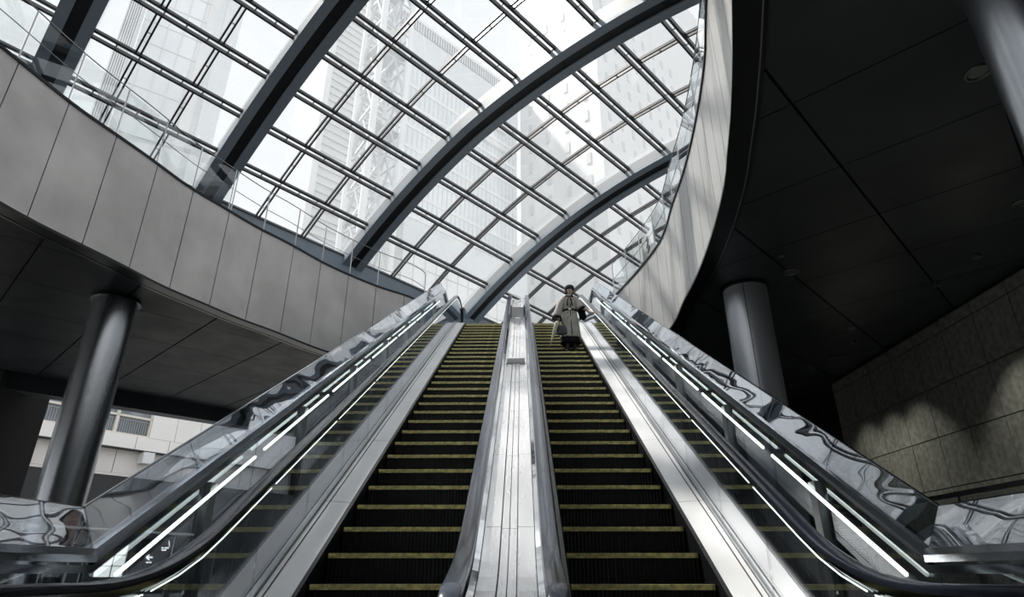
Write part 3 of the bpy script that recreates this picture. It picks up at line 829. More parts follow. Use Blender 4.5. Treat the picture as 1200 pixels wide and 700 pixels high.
def bbox(mb, u0, u1, z0, z1, d0, d1, mi=0):
    vs = [bp(u,z,d) for z in (z0,z1) for u,d in ((u0,d0),(u1,d0),(u1,d1),(u0,d1))]
    return mb.add(vs, [(0,1,2,3),(7,6,5,4),(0,4,5,1),(1,5,6,2),(2,6,7,3),(3,7,4,0)], mi)
ob = empty('office_building', bp(0,FLOOR), 'pale panelled building seen outside under the left soffit', 'building')
def bpart(name, m_, *boxes, parent=None):
    mb = MB()
    for b_ in boxes: bbox(mb, *b_)
    o = mb.build(name, m_, parent or ob); fixnormals(o)
    if parent is not None and parent is not ob: o.location = (0,0,0)
    return o
bpart('core', M['bdark'], (-34,26,FLOOR-.2,14,-9,-.5))
# upper storey: windows to u=2.93 then flat panels
u = 2.93
k = 0
while u > -26:
    a, b = u-1.68, u
    fr = bpart('window', M['bframe'], (a,a+.07,7.85,11.2,-.28,-.06),(b-.07,b,7.85,11.2,-.28,-.06),(a,b,7.85,7.93,-.28,-.04),(a,b,8.74,8.84,-.28,-.06))
    bpart('pane', M['bglass'], (a+.07,b-.07,7.93,8.74,-.26,-.22),(a+.07,b-.07,8.84,11.2,-.26,-.22), parent=fr)
    if k < 6:
        mb = MB()
        for j in range(13):
            x = a+.13+j*.112; bbox(mb, x, x+.022, 7.95, 8.62, -.20, -.17)
        bbox(mb, a+.1, b-.1, 8.60, 8.63, -.20, -.17)
        o = mb.build('window_bars', M['blind'], fr); fixnormals(o); o.location = (0,0,0)
    u -= 1.68; k += 1
u = 2.93; k = 0
while u < 22:
    w_ = 1.32
    for z0, z1 in ((7.86,9.14),(9.16,10.5),(10.52,11.8)): bpart('panel', M['bwall'], (u+.012,u+w_-.012,z0,z1,-.3,0))
    u += w_
u = -26.2
while u < 22:
    bpart('panel', M['bwall'], (u+.012, u+1.66, 7.20, 7.84, -.3, .02)); u += 1.68
u = -26.0
while u < 22:
    bpart('panel', M['bwall2'], (u+.012, u+1.71, 6.03, 7.16, -.9, -.45)); u += 1.735
bpart('ledge', M['bdark'], (-28,22,7.15,7.21,-.9,.0))  # near-black strip drawing the shadow line below the overhang
bpart('canopy_soffit', M['bwall2'], (-28,22,5.9,6.02,-3.5,-.45))
bpart('shop_front', M['bdark'], (-28,22,FLOOR,5.9,-3.6,-3.2))
u = -26
while u < 21:
    bpart('pillar', M['bwall2'], (u,u+.5,FLOOR,5.9,-3.3,-2.7)); u += 4.2
# box lamp hanging below the ledge
t = empty('wall_lamp', bp(3.1,6.88,-.2), 'small grey box lamp under the ledge of the pale building', 'lamp')
mb = MB(); bbox(mb, 2.82,3.38,6.57,7.13,-.44,.12); fixnormals(mb.build('housing', M['t_grey'], t, bevel=.02))
mb = MB(); bbox(mb, 2.86,3.34,6.555,6.575,-.40,.08); fixnormals(mb.build('diffuser', M['blind'], t))
# dark low structures outside at left: railing and wall pieces seen below the building
p0 = athor(60,640,13); 
t = empty('lit_panel', athor(132,657,12.5), 'white tiled light panel low behind the left parapet', 'panel')
A, B = athor(113,657,12.5), athor(152,657,12.5)
zt_, zb_ = athor(132,638,12.5).z, athor(132,677,12.5).z
dirv = (B-A).normalized(); up3 = Vector((0,0,1)); nn3 = dirv.cross(up3)
wdt = (Vector((B.x,B.y,0))-Vector((A.x,A.y,0))).length
M['panel_lit'] = mat('panel_lit', (.8,.8,.76), .5, emit=((.95,.97,.9), 1.3))
dh = Vector((B.x-A.x, B.y-A.y, 0)).normalized()
mb = MB(); mb.bar(Vector((A.x,A.y,(zt_+zb_)/2))+nn3*-.06, Vector((B.x,B.y,(zt_+zb_)/2))+nn3*-.06, .06, zt_-zb_+.08); mb.build('frame', M['bdark'], t)
for i in range(2):
    for j in range(3):
        a = Vector((A.x,A.y,0))+dh*(wdt*i/2+.008); b = Vector((A.x,A.y,0))+dh*(wdt*(i+1)/2-.008); zz = zb_+(zt_-zb_)*(j+.5)/3
        mb = MB(); mb.bar((a.x,a.y,zz),(b.x,b.y,zz), .03, (zt_-zb_)/3-.012); mb.build('tile', M['panel_lit'], t)
t = empty('direction_sign', athor(182,652,12.4), 'black direction sign with a white left arrow behind the left parapet', 'sign')
A, B = athor(160,652,12.4), athor(206,652,12.4); dh = Vector((B.x-A.x,B.y-A.y,0)).normalized(); nn3 = Vector((-dh.y, dh.x, 0)); 
if nn3.dot(CAM-A) < 0: nn3 = -nn3
def sp(px, py, off=.025):
    q = athor(px, py, 12.4); s_ = (Vector((q.x-A.x,q.y-A.y,0))).dot(dh); r = Vector((A.x,A.y,0))+dh*s_+nn3*off; return Vector((r.x,r.y,q.z))
M['sign_white'] = mat('sign_white', (.85,.85,.85), .5, emit=((1,1,1), 1.6))
c0, c1 = sp(158,650,0), sp(206,650,0); zc_ = (sp(180,632,0).z+sp(180,668,0).z)/2; hh = sp(180,632,0).z-sp(180,668,0).z
mb = MB(); mb.bar((c0.x,c0.y,zc_),(c1.x,c1.y,zc_), .04, hh); mb.build('board', M['bdark'], t)
mb = MB(); mb.tube([(c1.x,c1.y,FLOOR),(c1.x,c1.y,zc_+hh/2)], .03, 8); mb.build('post', M['bdark'], t)
mb = MB(); mb.bar(sp(172.0,653.5), sp(179,653.5), .01, .022); mb.bar(sp(171.5,653.5), sp(175,650.5), .01, .02); mb.bar(sp(171.5,653.5), sp(175,656.5), .01, .02)
mb.build('arrow', M['sign_white'], t)
mb = MB()
for x0, x1, yy_ in ((171,174.5,659.5),(175.3,177.5,659.5),(189,192,642.5),(193,198,642.5),(189.5,195,645)): mb.bar(sp(x0,yy_), sp(x1,yy_), .01, .02)
mb.bar(sp(198,634), sp(198.6,641), .01, .012)
mb.build('lettering', M['sign_white'], t)
# tubular rail and posts
t = empty('hand_rail', athor(165,625,11), 'grey tubular rail with short posts low behind the left parapet', 'railing')
q = lambda px, py, D=11: athor(px, py, D)
mb = MB(); mb.tube([q(60,618),q(130,622),q(205,627),q(260,630)], .035, 8); mb.build('rail', M['steel'], t, smooth=True, auto=True)
for px in (62, 108, 157, 208, 258):
    a = q(px, 624); mb = MB(); mb.tube([a, Vector((a.x,a.y,FLOOR))], .03, 8); mb.build('post', M['steel'], t, smooth=True, auto=True)

# ------------------------------------------------------------------ steel framed glass screen before the stone wall on the right
SX = 7.6
ya_, yb_, yc_ = atx(1014,602,SX).y, atx(1124,576,SX).y, 5.0
zr = atx(1124,576,SX).z
t = empty('glass_screen', (SX,yb_,FLOOR), 'steel framed glass screen standing in front of the stone wall', 'screen')
ends = [ya_, yb_, (yb_+yc_)/2, yc_]
mb = MB(); mb.box((SX-.04,yc_,zr-.09),(SX+.04,ya_+1.3,zr)); mb.build('top_rail', M['steel'], t, bevel=.006)
mb = MB(); mb.box((SX-.04,yc_,FLOOR),(SX+.04,ya_,FLOOR+.1)); mb.build('bottom_rail', M['steel'], t, bevel=.006)
for y in ends:
    mb = MB(); mb.box((SX-.035,y-.035,FLOOR+.1),(SX+.035,y+.035,zr-.09)); mb.build('post', M['steel'], t)
for a, b in zip(ends, ends[1:]):
    mb = MB(); mb.box((SX-.006,min(a,b)+.036,FLOOR+.11),(SX+.006,max(a,b)-.036,zr-.10)); mb.build('pane', M['bal'], t)

# ------------------------------------------------------------------ notice panel behind the right balustrade
s_n = near_s(atz(748,322,TOP).xy); pn = curve(s_n)+nrm(s_n)*.30; s_m = s_n+.72; pm = curve(s_m)+nrm(s_m)*.30
t = empty('notice_board', (pn.x,pn.y,TOP), 'white notice board with black writing behind the right glass balustrade', 'board')
mb = MB(); mb.bar((pn.x,pn.y,TOP+.60),(pm.x,pm.y,TOP+.60), .03, .95); mb.build('board', M['t_white'], t)
for q2 in (pn, pm):
    mb = MB(); mb.bar((q2.x,q2.y,TOP),(q2.x,q2.y,TOP+1.08), .035, .035, up=(1,0,0)); mb.build('leg', M['post'], t)
nv = -nrm(s_n+.3)
mb = MB(); dmn = (pm-pn).normalized()
for i, (du, z0, z1) in enumerate(((.30,.86,.98),(.36,.74,.88),(.29,.66,.76),(.38,.56,.68),(.32,.50,.57))):
    a = pn+dmn*du+nv*.02; b = pn+dmn*(du+.07)+nv*.02; mb.bar((a.x,a.y,TOP+z0),(b.x,b.y,TOP+z1), .008, .035, up=(nv.x,nv.y,0))
mb.build('lettering', M['black_gap'], t)

# ------------------------------------------------------------------ towers beyond the glass roof, haze put into their colours
def azp(az, D): a = math.radians(az); return Vector((CAM.x+D*math.sin(a), CAM.y+D*math.cos(a), 0))
DU = Vector((.685,.728,0)); DV = Vector((-.728,.685,0))
class Tower:
    def __init__(s, name, A, lu, lv, h, label, m_, du=DU, dv=DV):
        s.A, s.du, s.dv, s.h, s.lu, s.lv = A, du, dv, h, lu, lv
        s.t = empty(name, (A.x,A.y,0), label, 'building')
        mb = MB(); s.box(mb, 0,lu,0,lv,0,h); fixnormals(mb.build('walls', m_, s.t))
    def P(s, u, v, z): q = s.A+s.du*u+s.dv*v; return (q.x,q.y,z)
    def box(s, mb, u0,u1,v0,v1,z0,z1, mi=0):
        vs = [s.P(u,v,z) for z in (z0,z1) for u,v in ((u0,v0),(u1,v0),(u1,v1),(u0,v1))]
        mb.add(vs, [(0,1,2,3),(7,6,5,4),(0,4,5,1),(1,5,6,2),(2,6,7,3),(3,7,4,0)], mi)
    def part(s, name, m_, boxes, parent=None, kind=None):
        mb = MB()
        for b_ in boxes: s.box(mb, *b_)
        o = mb.build(name, m_, parent or s.t); fixnormals(o)
        if kind: o['kind'] = kind
        return o
# broad glass grid tower
A = azp(-15.2, 69.5)
T = Tower('grid_tower', A, 25.5, 22, 79.5, 'broad pale office tower with a fine window grid beyond the roof centre', M['t_glass'])
T.part('parapet_band', M['t_grey'], [(-.2,25.7,-.25,.3,71.5,77.2)])
T.part('roof_louvres', M['t_line'], [(x*.5,x*.5+.26,-.35,0,77.4,79.3) for x in range(51)], kind='stuff')
T.part('roof_rim', M['t_pale'], [(-.3,25.8,-.4,22,79.3,79.9)])
T.part('floor_band', M['t_pale'], [(0,25.5,-.12,.02,zz,zz+.55) for zz in [16+3.6*k for k in range(15)]], kind='stuff')
T.part('mullion', M['t_line'], [(x*.85,x*.85+.10,-.08,.02,12,71.5) for x in range(31)], kind='stuff')
T.part('balcony_band', M['t_white'], [(15,22.5,-.5,.02,68.5,69.4),(15,22.5,-.5,.02,64.8,65.6)])
# white tower with small windows
C0 = azp(9.3, 75)
T = Tower('white_tower', C0, 42, 16.6, 118, 'tall white tower with small punched windows on the right of the roof', M['t_white'], du=DU, dv=DV)
for r in range(15):
    zz = 33+4.0*r
    for c in range(4): T.part('window', M['t_win'], [(-.10,.03,2.2+c*3.9,2.95+c*3.9,zz,zz+1.9)])
    for c in range(8): T.part('window', M['t_win'], [(2.2+c*3.2,2.9+c*3.2,-.10,.03,zz,zz+1.7)])
# low building in front
A = azp(-12.4, 60)
T = Tower('low_office', A, 19.5, 14, 37.3, 'lower pale building with a flat grey roof band behind the arches', M['t_pale'])
T.part('roof_band', M['t_grey'], [(-.2,19.7,-.25,.2,33.6,37.4)])
T.part('mullion', M['t_line'], [(x*1.6,x*1.6+.10,-.08,.02,4,33.5) for x in range(13)], kind='stuff')
T.part('floor_line', M['t_line'], [(0,19.5,-.09,.02,zz,zz+.12) for zz in [6+2.6*k for k in range(11)]], kind='stuff')
# louvred tower
A = azp(-22.2, 66)
T = Tower('louvred_tower', A, 9, 9, 92, 'slim grey louvred tower left of the lattice mast', M['t_grey'])
T.part('louvre', M['t_white'], [(-.15,9.15,-.25,.05,12+k*1.15,12.5+k*1.15) for k in range(68)], kind='stuff')
T.part('corner_pier', M['t_pale'], [(-.5,.3,-.5,.3,0,92)])
# glass tower far left with a ribbed shaft
A = azp(-40.2, 62)
T = Tower('curtain_wall_tower', A, 9, 9, 96, 'tall pale glass tower with a ribbed shaft at the upper left', M['t_glass'], du=Vector((.80,.6,0)), dv=Vector((-.6,.8,0)))
T.part('ribbed_shaft', M['t_grey'], [(-1.6+.2*k,-1.5+.2*k,-.9,-.2,0,96) for k in range(7)]+[(-1.65,-.1,-.5,0,0,96)])
T.part('mullion', M['t_line'], [(.8+x*1.45,.9+x*1.45,-.08,.02,10,96) for x in range(4)], kind='stuff')
T.part('floor_line', M['t_line'], [(0,5.6,-.09,.02,zz,zz+.10) for zz in [12+2.9*k for k in range(29)]], kind='stuff')
T.part('edge_pier', M['t_white'], [(5.6,6.6,-.35,.1,0,96)])
T.part('end_panel', M['t_grey'], [(7.2,9.0,-.3,.05,0,96)])
# lattice mast
cM = azp(-16.1, 58); t = empty('lattice_mast', (cM.x,cM.y,0), 'grey steel lattice mast rising between the towers', 'mast')
hwm = 1.9; cors = [cM+DU*a*hwm+DV*b*hwm for a, b in ((-1,-1),(1,-1),(1,1),(-1,1))]
for c in cors:
    mb = MB(); mb.tube([(c.x,c.y,0),(c.x,c.y,74)], .38, 10); mb.build('leg', M['t_pale'], t, smooth=True, auto=True)
for k in range(15):
    z0, z1 = 6+k*4.6, 6+(k+1)*4.6
    for i in range(4):
        a, b = cors[i], cors[(i+1)%4]; m_ = (a+b)/2
        mb = MB(); mb.tube([(a.x,a.y,z0),(b.x,b.y,z0)], .13, 6); mb.tube([(a.x,a.y,z0),(m_.x,m_.y,z1)], .15, 6); mb.tube([(b.x,b.y,z0),(m_.x,m_.y,z1)], .15, 6)
        mb.build('brace', M['t_mast'], t, smooth=True, auto=True)
for k in range(6):
    z0 = 12+k*11.5; mb = MB(); 
    vs = [(c.x,c.y,z0+d) for d in (0,.15) for c in cors]; mb.add(vs, [(3,2,1,0),(4,5,6,7),(0,1,5,4),(1,2,6,5),(2,3,7,6),(3,0,4,7)]); mb.build('platform', M['t_mast'], t)

# ------------------------------------------------------------------ the woman coming down the right escalator
M.update(
 skin = mat('skin', (.50,.36,.30), .5), hair = mat('hair_black', (.012,.010,.010), .4),
 beret = mat('beret_felt', (.022,.022,.028), .85, noise=(30,.3,4)),
 coat = mat('coat_grey', (.33,.33,.29), .75, noise=(9,.16,5), bump=(40,.05)),
 cape = mat('cape_grey', (.40,.38,.36), .8, noise=(14,.14,5), bump=(60,.06)),
 cloth_black = mat('black_cloth', (.010,.010,.011), .8, spec=.1), boot = mat('boot_leather', (.012,.012,.012), .3),
 bagm = mat('bag_leather', (.014,.015,.02), .28), brolly = mat('umbrella_cloth', (.46,.47,.36), .7, noise=(12,.1,3)),
 lips = mat('lips', (.42,.14,.12), .5), eye = mat('eye_dark', (.02,.015,.015), .3), button = mat('coat_button', (.05,.045,.04), .4),
)
WY, WZ, WX = 13.42, 6.085, 1.22
_b = prof_path(0, 1.0, 20, R=1.6); WZ = zat(_b, 13.2)
W = empty('person', (WX,WY,WZ), 'woman in a grey belted cape coat and dark beret walking down the right escalator', 'person')
def wp(x, y, z): return (WX+x, WY+y, WZ+z)
# hand targets
HR_Y = 13.02; hr_z = FLOOR+HV+(HR_Y-Y0)*T30+.045
Lh = Vector((1.865-WX-.05, HR_Y-WY, hr_z-WZ))         # her left hand, image right, on the handrail
Rh = Vector((-.275,-.10,.80))                           # her right hand, image left, holding umbrella and bag
def skinned(nodes, edges, name, m_, parent, sub=2, root=0):
    me = bpy.data.meshes.new(name); me.from_pydata([wp(*n[:3]) for n in nodes], edges, []); me.materials.append(m_)
    o = bpy.data.objects.new(name, me); COL.objects.link(o); o.parent = parent; o.location = -Vector(PW(parent))
    sk = o.modifiers.new('skin', 'SKIN'); sk.use_smooth_shade = True
    for i, n in enumerate(nodes):
        r = n[3]; me.skin_vertices[0].data[i].radius = (r, r) if not isinstance(r, tuple) else r
    me.skin_vertices[0].data[root].use_root = True
    s_ = o.modifiers.new('sub', 'SUBSURF'); s_.levels = sub; s_.render_levels = sub
    return o
nodes = []; edges = []
def nd(x, y, z, r, link=None):
    nodes.append((x,y,z,r)); i = len(nodes)-1
    if link is not None: edges.append((link, i))
    return i
pel = nd(0,0,.92,.13)
sp1 = nd(0,0,1.06,.12,pel); ch = nd(0,.0,1.25,(.14,.12),sp1); up_ = nd(0,.0,1.38,.09,ch); nk = nd(0,0,1.46,.048,up_); nk2 = nd(.01,-.01,1.53,.046,nk)
for sx, (kn, an, ft) in ((-1, ((-.085,-.05,.50),(-.085,.0,.09),(-.09,-.14,.03))), (1, ((.09,-.02,.49),(.085,.05,.09),(.09,-.09,.03)))):
    h = nd(sx*.085,0,.86,.085,pel); th = nd(*[ (a+b)/2 for a, b in zip((sx*.085,0,.86), kn)], .07, h); k_ = nd(*kn,.052,th)
    cf = nd(kn[0], kn[1]+.03, .33, .05, k_); a_ = nd(*an,.036,cf); nd(*ft,.032,a_)
def hand(wr, d, side, up, link, curl):
    """palm and five bent fingers; d points along the hand, side to the thumb, up = back of the hand"""
    d = d.normalized(); side = side.normalized(); up = up.normalized()
    pm_ = wr+d*.05; pi = nd(*pm_, (.026,.016), link)
    for k, (off, L) in enumerate(((.027,.068),(.010,.076),(-.008,.072),(-.025,.058))):
        b0 = pm_+d*.03+side*off; i0 = nd(*b0,.0095,pi); b1 = b0+(d*math.cos(curl*.5)-up*math.sin(curl*.5))*L*.45; i1 = nd(*b1,.0085,i0)
        b2 = b1+(d*math.cos(curl*1.3)-up*math.sin(curl*1.3))*L*.35; i2 = nd(*b2,.008,i1); b3 = b2+(d*math.cos(curl*2)-up*math.sin(curl*2))*L*.25; nd(*b3,.007,i2)
    t0 = wr+d*.025+side*.028; i0 = nd(*t0,.011,pi); t1 = t0+(d*.6+side*.7-up*.2).normalized()*.032; i1 = nd(*t1,.0095,i0); t2 = t1+(d*.9+side*.2-up*.5).normalized()*.028; nd(*t2,.008,i1)
# arms
shR = nd(-.16,0,1.38,.055,up_); elR = nd(-.26,.03,1.12,.042,shR); fR = nd(-.275,-.03,.98,.036,elR); wR = nd(*(Rh+Vector((0,.02,.085))),.026,fR)
hand(Rh+Vector((0,.02,.085)), Vector((.02,-.12,-1)), Vector((.25,-1,0)), Vector((-1,-.2,0)), wR, .9)
shL = nd(.16,0,1.38,.055,up_); elL = nd(.33,-.04,1.16,.042,shL)
wrL = Lh+Vector((-.11,.05,.035)); mdl = (Vector((.33,-.04,1.16))+wrL)/2; fL = nd(*mdl,.036,elL); wL = nd(*wrL,.026,fL)
hand(wrL, Lh-wrL+Vector((0,0,.0)), Vector((0,-1,-.3)), Vector((0,0,1)), wL, .75)
body = skinned(nodes, edges, 'body', M['skin'], W)
# head joined over the neck as one more shell of the figure
def head_mesh():
    vs = []; fs = []; n = 28; m = 22; hx, hy, hz = .016, -.012, 1.595
    yaw_, tilt = math.radians(16), math.radians(-6)
    for i in range(m+1):
        ph = -PI/2+PI*i/m
        for k in range(n):
            a = 2*PI*k/n; x = .074*math.cos(ph)*math.cos(a); y = .092*math.cos(ph)*math.sin(a); z = .115*math.sin(ph)
            if z < 0: x *= 1-.30*(-z/.115)**1.5; 
            if y < 0:
                y *= .95
                if z < -.02: y -= .006
                w1 = math.exp(-(x/.012)**2-((z+.018)/.026)**2); y -= .020*w1          # nose
                for e in (-1,1): w2 = math.exp(-((x-e*.028)/.014)**2-((z-.008)/.012)**2); y += .010*w2   # eye sockets
                w3 = math.exp(-(x/.022)**2-((z+.055)/.008)**2); y -= .005*w3
                w4 = math.exp(-(x/.02)**2-((z+.095)/.014)**2); y -= .008*w4
            if abs(abs(math.cos(a))-1) < .06 and abs(z+.01) < .03: x *= 1.10               # ears
            x2 = x*math.cos(tilt)-z*math.sin(tilt); z2 = x*math.sin(tilt)+z*math.cos(tilt)
            x3 = x2*math.cos(yaw_)-y*math.sin(yaw_); y3 = x2*math.sin(yaw_)+y*math.cos(yaw_)
            vs.append(wp(hx+x3, hy+y3, hz+z2))
    for i in range(m):
        for k in range(n): fs.append((i*n+k, i*n+(k+1)%n, (i+1)*n+(k+1)%n, (i+1)*n+k))
    return vs, fs
def headp(x, y, z):
    yaw_ = math.radians(16); tilt = math.radians(-6); x2 = x*math.cos(tilt)-z*math.sin(tilt); z2 = x*math.sin(tilt)+z*math.cos(tilt)
    return wp(.016+x2*math.cos(yaw_)-y*math.sin(yaw_), -.012+x2*math.sin(yaw_)+y*math.cos(yaw_), 1.595+z2)
mb = MB(); mb.add(*head_mesh()); o = mb.build('head', M['skin'], W, smooth=True); fixnormals(o)
for e in (-1, 1):
    mb = MB(); c = headp(e*.028,-.078,.008); mb.lathe([(.0035,-.008),(.010,-.003),(.010,.003),(.0035,.008)], c, 12, sy=.6); mb.build('eye', M['eye'], W, smooth=True)
    mb = MB(); mb.tube([headp(e*.016,-.090,.026), headp(e*.028,-.090,.031), headp(e*.042,-.080,.026)], .0025, 6); mb.build('eyebrow', M['hair'], W, smooth=True)
mb = MB(); mb.tube([headp(-.018,-.089,-.055), headp(0,-.097,-.053), headp(.018,-.089,-.055)], [.002,.005,.002], 8); mb.build('mouth', M['lips'], W, smooth=True)
# hair: bob behind and beside the face, and the beret above
def shell(fn, n, m, name, m_, thick=None):
    vs = []; fs = []
    for i in range(m+1):
        for k in range(n): vs.append(fn(k/n, i/m))
    for i in range(m):
        for k in range(n): fs.append((i*n+k, i*n+(k+1)%n, (i+1)*n+(k+1)%n, (i+1)*n+k))
    fs += [tuple(range(n))[::-1], tuple(m*n+k for k in range(n))]
    mb = MB(); mb.add(vs, fs); o = mb.build(name, m_, W, smooth=True); fixnormals(o); return o
def hairf(u, v):
    a = 2*PI*u; front = max(0, -math.sin(a)); z = .095-.20*v
    r = math.sin(math.acos(max(-1,min(1,(z-.0)/.135))))if abs(z) < .135 else .3
    rx, ry = .104*max(r,.62), .114*max(r,.62)
    x, y = rx*math.cos(a), ry*math.sin(a)+.012
    if front > .42 and z < .055: y = max(y, -.030)
    return headp(x*(1+.02*math.sin(9*a)), y, z)
shell(hairf, 40, 12, 'hair', M['hair'])
def beretf(u, v):
    a = 2*PI*u; ph = -0.45+v*(PI/2+.45)*.999; r = math.cos(ph)
    x, y, z = .120*r*math.cos(a), .126*r*math.sin(a)+.016, .078+.098*math.sin(ph)+.008*r*math.cos(a)
    return headp(x, y, z)
shell(beretf, 36, 12, 'beret', M['beret'])
# coat: lofted from the shoulders to the hem with folds
def coatf(u, v):
    a = 2*PI*u; z = 1.42-1.02*v
    key = [(0,.07,.06),(.05,.15,.10),(.16,.185,.125),(.31,.150,.115),(.36,.155,.12),(.55,.20,.16),(1,.235,.20)]
    for (v0,a0,b0),(v1,a1,b1) in zip(key, key[1:]):
        if v0 <= v <= v1: t_ = (v-v0)/(v1-v0); rx = a0+(a1-a0)*t_; ry = b0+(b1-b0)*t_; break
    fold = max(0, (v-.34))/.66; f = 1+.055*fold*math.sin(7*a+.6)+.03*fold*math.sin(13*a+1)
    return wp(rx*f*math.cos(a)+.005, ry*f*math.sin(a), z-.01*math.sin(3*a)*fold)
shell(coatf, 72, 36, 'coat', M['coat'])
def skirtf(u, v):
    a = 2*PI*u; z = .62-.36*v; f = 1+.06*v*math.sin(9*a); return wp((.19+.035*v)*f*math.cos(a), (.15+.04*v)*f*math.sin(a), z)
shell(skirtf, 54, 8, 'skirt', M['cloth_black'])
# placket, belt, buckle, buttons, lapels, bow
mb = MB(); mb.tube([wp(.02,-.128,1.22), wp(.012,-.122,1.09), wp(.012,-.150,.86), wp(.02,-.185,.62), wp(.022,-.215,.42)], .010, 6); mb.build('placket', M['cloth_black'], W, smooth=True)
mb = MB(); mb.lathe([(.158,-.022),(.165,-.015),(.165,.015),(.158,.022)], wp(.005,0,1.085), 40, sy=.77); mb.build('belt', M['cloth_black'], W, smooth=True, auto=True)
mb = MB(); mb.box((-.028,-.006,-.025),(.028,.006,.025), M=Matrix.Translation(Vector(wp(.0,-.135,1.085)))); mb.build('buckle', M['steel'], W, bevel=.004)
for x, z in ((-.045,1.00),(-.05,.88),(.07,1.00),(-.04,1.20)):
    mb = MB(); mb.lathe([(.012,-.012),(.014,0),(.010,.008)], wp(x,-.140-max(0,(1.02-z))*.12,z), 12); mb.build('button', M['button'], W, smooth=True, auto=True)
for e in (-1, 1):
    mb = MB(); c = Vector(wp(e*.01,-.105,1.435))
    vs = [c, c+Vector((e*.075,-.012,.025)), c+Vector((e*.082,-.012,-.03)), c+Vector((0,.012,-.012)), c+Vector((e*.07,.014,.022)), c+Vector((e*.075,.014,-.026))]
    mb.add(vs, [(0,2,1),(3,4,5),(0,1,4,3),(1,2,5,4),(2,0,3,5)]); mb.build('bow_loop', M['cloth_black'], W)
    mb = MB(); mb.tube([c, c+Vector((e*.035,-.03,-.12)), c+Vector((e*.05,-.035,-.26))], [.012,.016,.012], 6); mb.build('bow_tail', M['cloth_black'], W, smooth=True)
mb = MB(); mb.lathe([(.062,1.43),(.078,1.455),(.070,1.50),(.060,1.49)], wp(0,0,0), 28); mb.build('collar', M['cape'], W, smooth=True)
# cape sleeves: wide bells over both arms with dark turned cuffs
def sleeve(side, pts, name='cape_sleeve'):
    P = [Vector(p) for p, r in pts]; n = 30; vs = []; fs = []
    def ringf(i, scale=1.0):
        t_ = (P[min(i+1,len(P)-1)]-P[max(i-1,0)]).normalized(); u_ = t_.cross(Vector((0,1,0))).normalized(); v_ = u_.cross(t_).normalized()
        rx, ry = pts[i][1]; return [P[i]+(u_*math.cos(2*PI*k/n)*rx*(1+.05*math.sin(5*2*PI*k/n))+v_*math.sin(2*PI*k/n)*ry)*scale for k in range(n)]
    m = len(P)
    rings = [ringf(i) for i in range(m)]+[ringf(m-1,.90), ringf(m-2,.85)]
    for R in rings: vs += [wp(*q) for q in R]
    for i in range(len(rings)-1):
        for k in range(n): fs.append((i*n+k, i*n+(k+1)%n, (i+1)*n+(k+1)%n, (i+1)*n+k))
    fs += [tuple(range(n))[::-1], tuple((len(rings)-1)*n+k for k in range(n))]
    mb = MB(); mb.add(vs, fs); o = mb.build(name, M['cape'], W, smooth=True); fixnormals(o)
    q = P[-1]; t_ = (P[-1]-P[-2]).normalized(); u_ = t_.cross(Vector((0,1,0))).normalized(); v_ = u_.cross(t_).normalized(); rx, ry = pts[-1][1]
    vs = []; fs = []
    for (d, s_) in ((-.035,1.03),(.028,1.06),(.028,.96),(-.03,.93)):
        for k in range(n): a = 2*PI*k/n; vs.append(wp(*(q+t_*d+(u_*math.cos(a)*rx*(1+.05*math.sin(5*a))+v_*math.sin(a)*ry)*s_)))
    for i in range(4):
        for k in range(n): fs.append((i*n+k, i*n+(k+1)%n, ((i+1)%4)*n+(k+1)%n, ((i+1)%4)*n+k))
    mb = MB(); mb.add(vs, fs); o = mb.build('cuff', M['cloth_black'], W, smooth=True); fixnormals(o)
sleeve(-1, [((-.04,0,1.45),(.06,.05)),((-.11,0,1.40),(.085,.09)),((-.19,.005,1.28),(.095,.105)),((-.24,.01,1.13),(.10,.11)),((-.285,-.01,.98),(.105,.11)),((-.30,-.02,.90),(.105,.11))])
sleeve(1, [((.04,0,1.45),(.06,.05)),((.11,0,1.40),(.085,.09)),((.18,.0,1.30),(.095,.105)),((.25,-.01,1.19),(.10,.105)),((.30,-.03,1.10),(.11,.11))])
# hanging dark lining below the left sleeve
mb = MB(); vs = [wp(.20,-.03,1.12),wp(.36,-.05,1.08),wp(.40,-.03,.92),wp(.34,.02,.86),wp(.24,.03,.90),wp(.20,.05,1.12),wp(.36,.04,1.08),wp(.40,.04,.92),wp(.34,.06,.86),wp(.24,.07,.90)]
mb.add(vs, [(4,3,2,1,0),(5,6,7,8,9),(0,1,6,5),(1,2,7,6),(2,3,8,7),(3,4,9,8),(4,0,5,9)]); o = mb.build('cape_lining', M['cloth_black'], W, bevel=.01); fixnormals(o)
# boots
for (kn, an, ft) in (((-.085,-.04,.34),(-.085,.0,.09),(-.09,-.15,.03)), ((.09,.0,.34),(.085,.05,.09),(.09,-.10,.03))):
    bn_ = [(*kn,.060),(kn[0],(kn[1]+an[1])/2+.01,.22,.056),(*an,.044),(an[0],an[1]-.05,.055,.044),(ft[0],ft[1],.038,(.038,.030)),(an[0],an[1]+.035,.045,.036)]
    skinned(bn_, [(0,1),(1,2),(2,3),(3,4),(2,5)], 'boot', M['boot'], W, root=1)
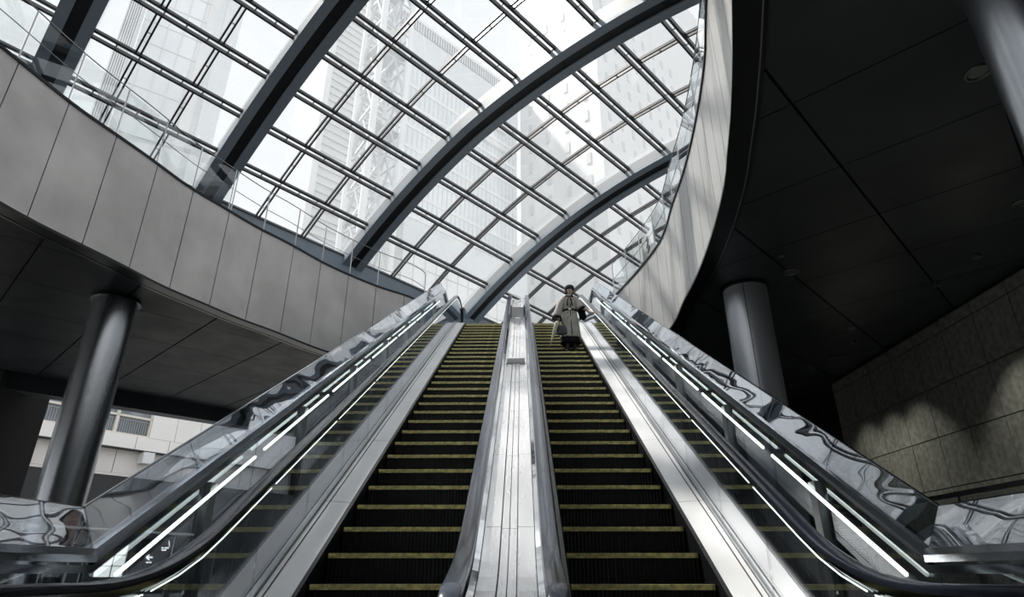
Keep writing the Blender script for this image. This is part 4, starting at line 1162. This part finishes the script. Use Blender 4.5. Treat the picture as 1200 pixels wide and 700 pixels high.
# handbag hanging from her right hand
HB = Vector(wp(-.20,-.13,.60))
t = empty('handbag', HB-Vector((0,0,.15)), 'small black leather handbag hanging from the woman\'s right hand', 'bag')
def sect(z, wx, wy, n=20): return [(HB.x+wx*math.copysign(abs(math.cos(2*PI*k/n))**.5, math.cos(2*PI*k/n)), HB.y+wy*math.copysign(abs(math.sin(2*PI*k/n))**.6, math.sin(2*PI*k/n)), HB.z+z) for k in range(n)]
rings = [sect(-.15,.105,.05),sect(-.145,.118,.06),sect(-.07,.120,.062),sect(.02,.102,.045),sect(.075,.082,.022),sect(.08,.07,.012)]
vs = [q for R in rings for q in R]; n = 20; fs = [(i*n+k,i*n+(k+1)%n,(i+1)*n+(k+1)%n,(i+1)*n+k) for i in range(5) for k in range(n)]+[tuple(range(n))[::-1], tuple(5*n+k for k in range(n))]
mb = MB(); mb.add(vs, fs); o = mb.build('pouch', M['bagm'], t, smooth=True, auto=True); fixnormals(o)
for dy in (-.012,.012):
    mb = MB(); mb.tube([(HB.x-.055,HB.y+dy,HB.z+.07),(HB.x-.060,HB.y+dy,HB.z+.15),(WX+Rh.x+.012,HB.y+dy+.01,WZ+Rh.z+.005),(HB.x+.02,HB.y+dy,HB.z+.16),(HB.x+.05,HB.y+dy,HB.z+.07)], .006, 6); mb.build('handle', M['bagm'], t, smooth=True)
mb = MB(); mb.box((-.014,-.008,-.012),(.014,.008,.012), M=Matrix.Translation(HB+Vector((0,-.028,.07)))); mb.build('clasp', M['steel'], t, bevel=.003)
# umbrella
u0 = Vector(wp(*(Rh+Vector((-.005,-.045,.03))))); u1 = Vector(wp(-.50,-.28,.10)); ud = (u1-u0).normalized(); ul = (u1-u0).length
t = empty('umbrella', u1, 'closed pale green umbrella held point down by the woman', 'umbrella')
vs = []; fs = []; n = 32; m = 14; ux = ud.cross(Vector((0,1,0))).normalized(); uy = ud.cross(ux)
for i in range(m+1):
    s_ = .10+(.86-.10)*i/m; r = (.040*(1-i/m)**.8+.008)*(1 if i > 0 else .6)
    for k in range(n): a = 2*PI*k/n; rr = r*(1+.22*math.cos(8*a+3*s_)); q = u0+ud*ul*s_+ux*rr*math.cos(a)+uy*rr*math.sin(a); vs.append(tuple(q))
for i in range(m):
    for k in range(n): fs.append((i*n+k,i*n+(k+1)%n,(i+1)*n+(k+1)%n,(i+1)*n+k))
fs += [tuple(range(n))[::-1], tuple(m*n+k for k in range(n))]
mb = MB(); mb.add(vs, fs); o = mb.build('canopy', M['brolly'], t, smooth=True); fixnormals(o)
mb = MB(); mb.tube([u0-ud*.05, u0+ud*ul*.2], .011, 8); mb.build('handle', M['bagm'], t, smooth=True, auto=True)
mb = MB(); mb.tube([u0+ud*ul*.84, u1], [.006,.004], 8); mb.build('tip', M['steel'], t, smooth=True, auto=True)
mb = MB(); c = u0+ud*ul*.32; mb.tube([c+ux*.036*math.cos(a)+uy*.036*math.sin(a) for a in [2*PI*k/14 for k in range(15)]], .004, 6); mb.build('strap', M['cloth_black'], t, smooth=True)
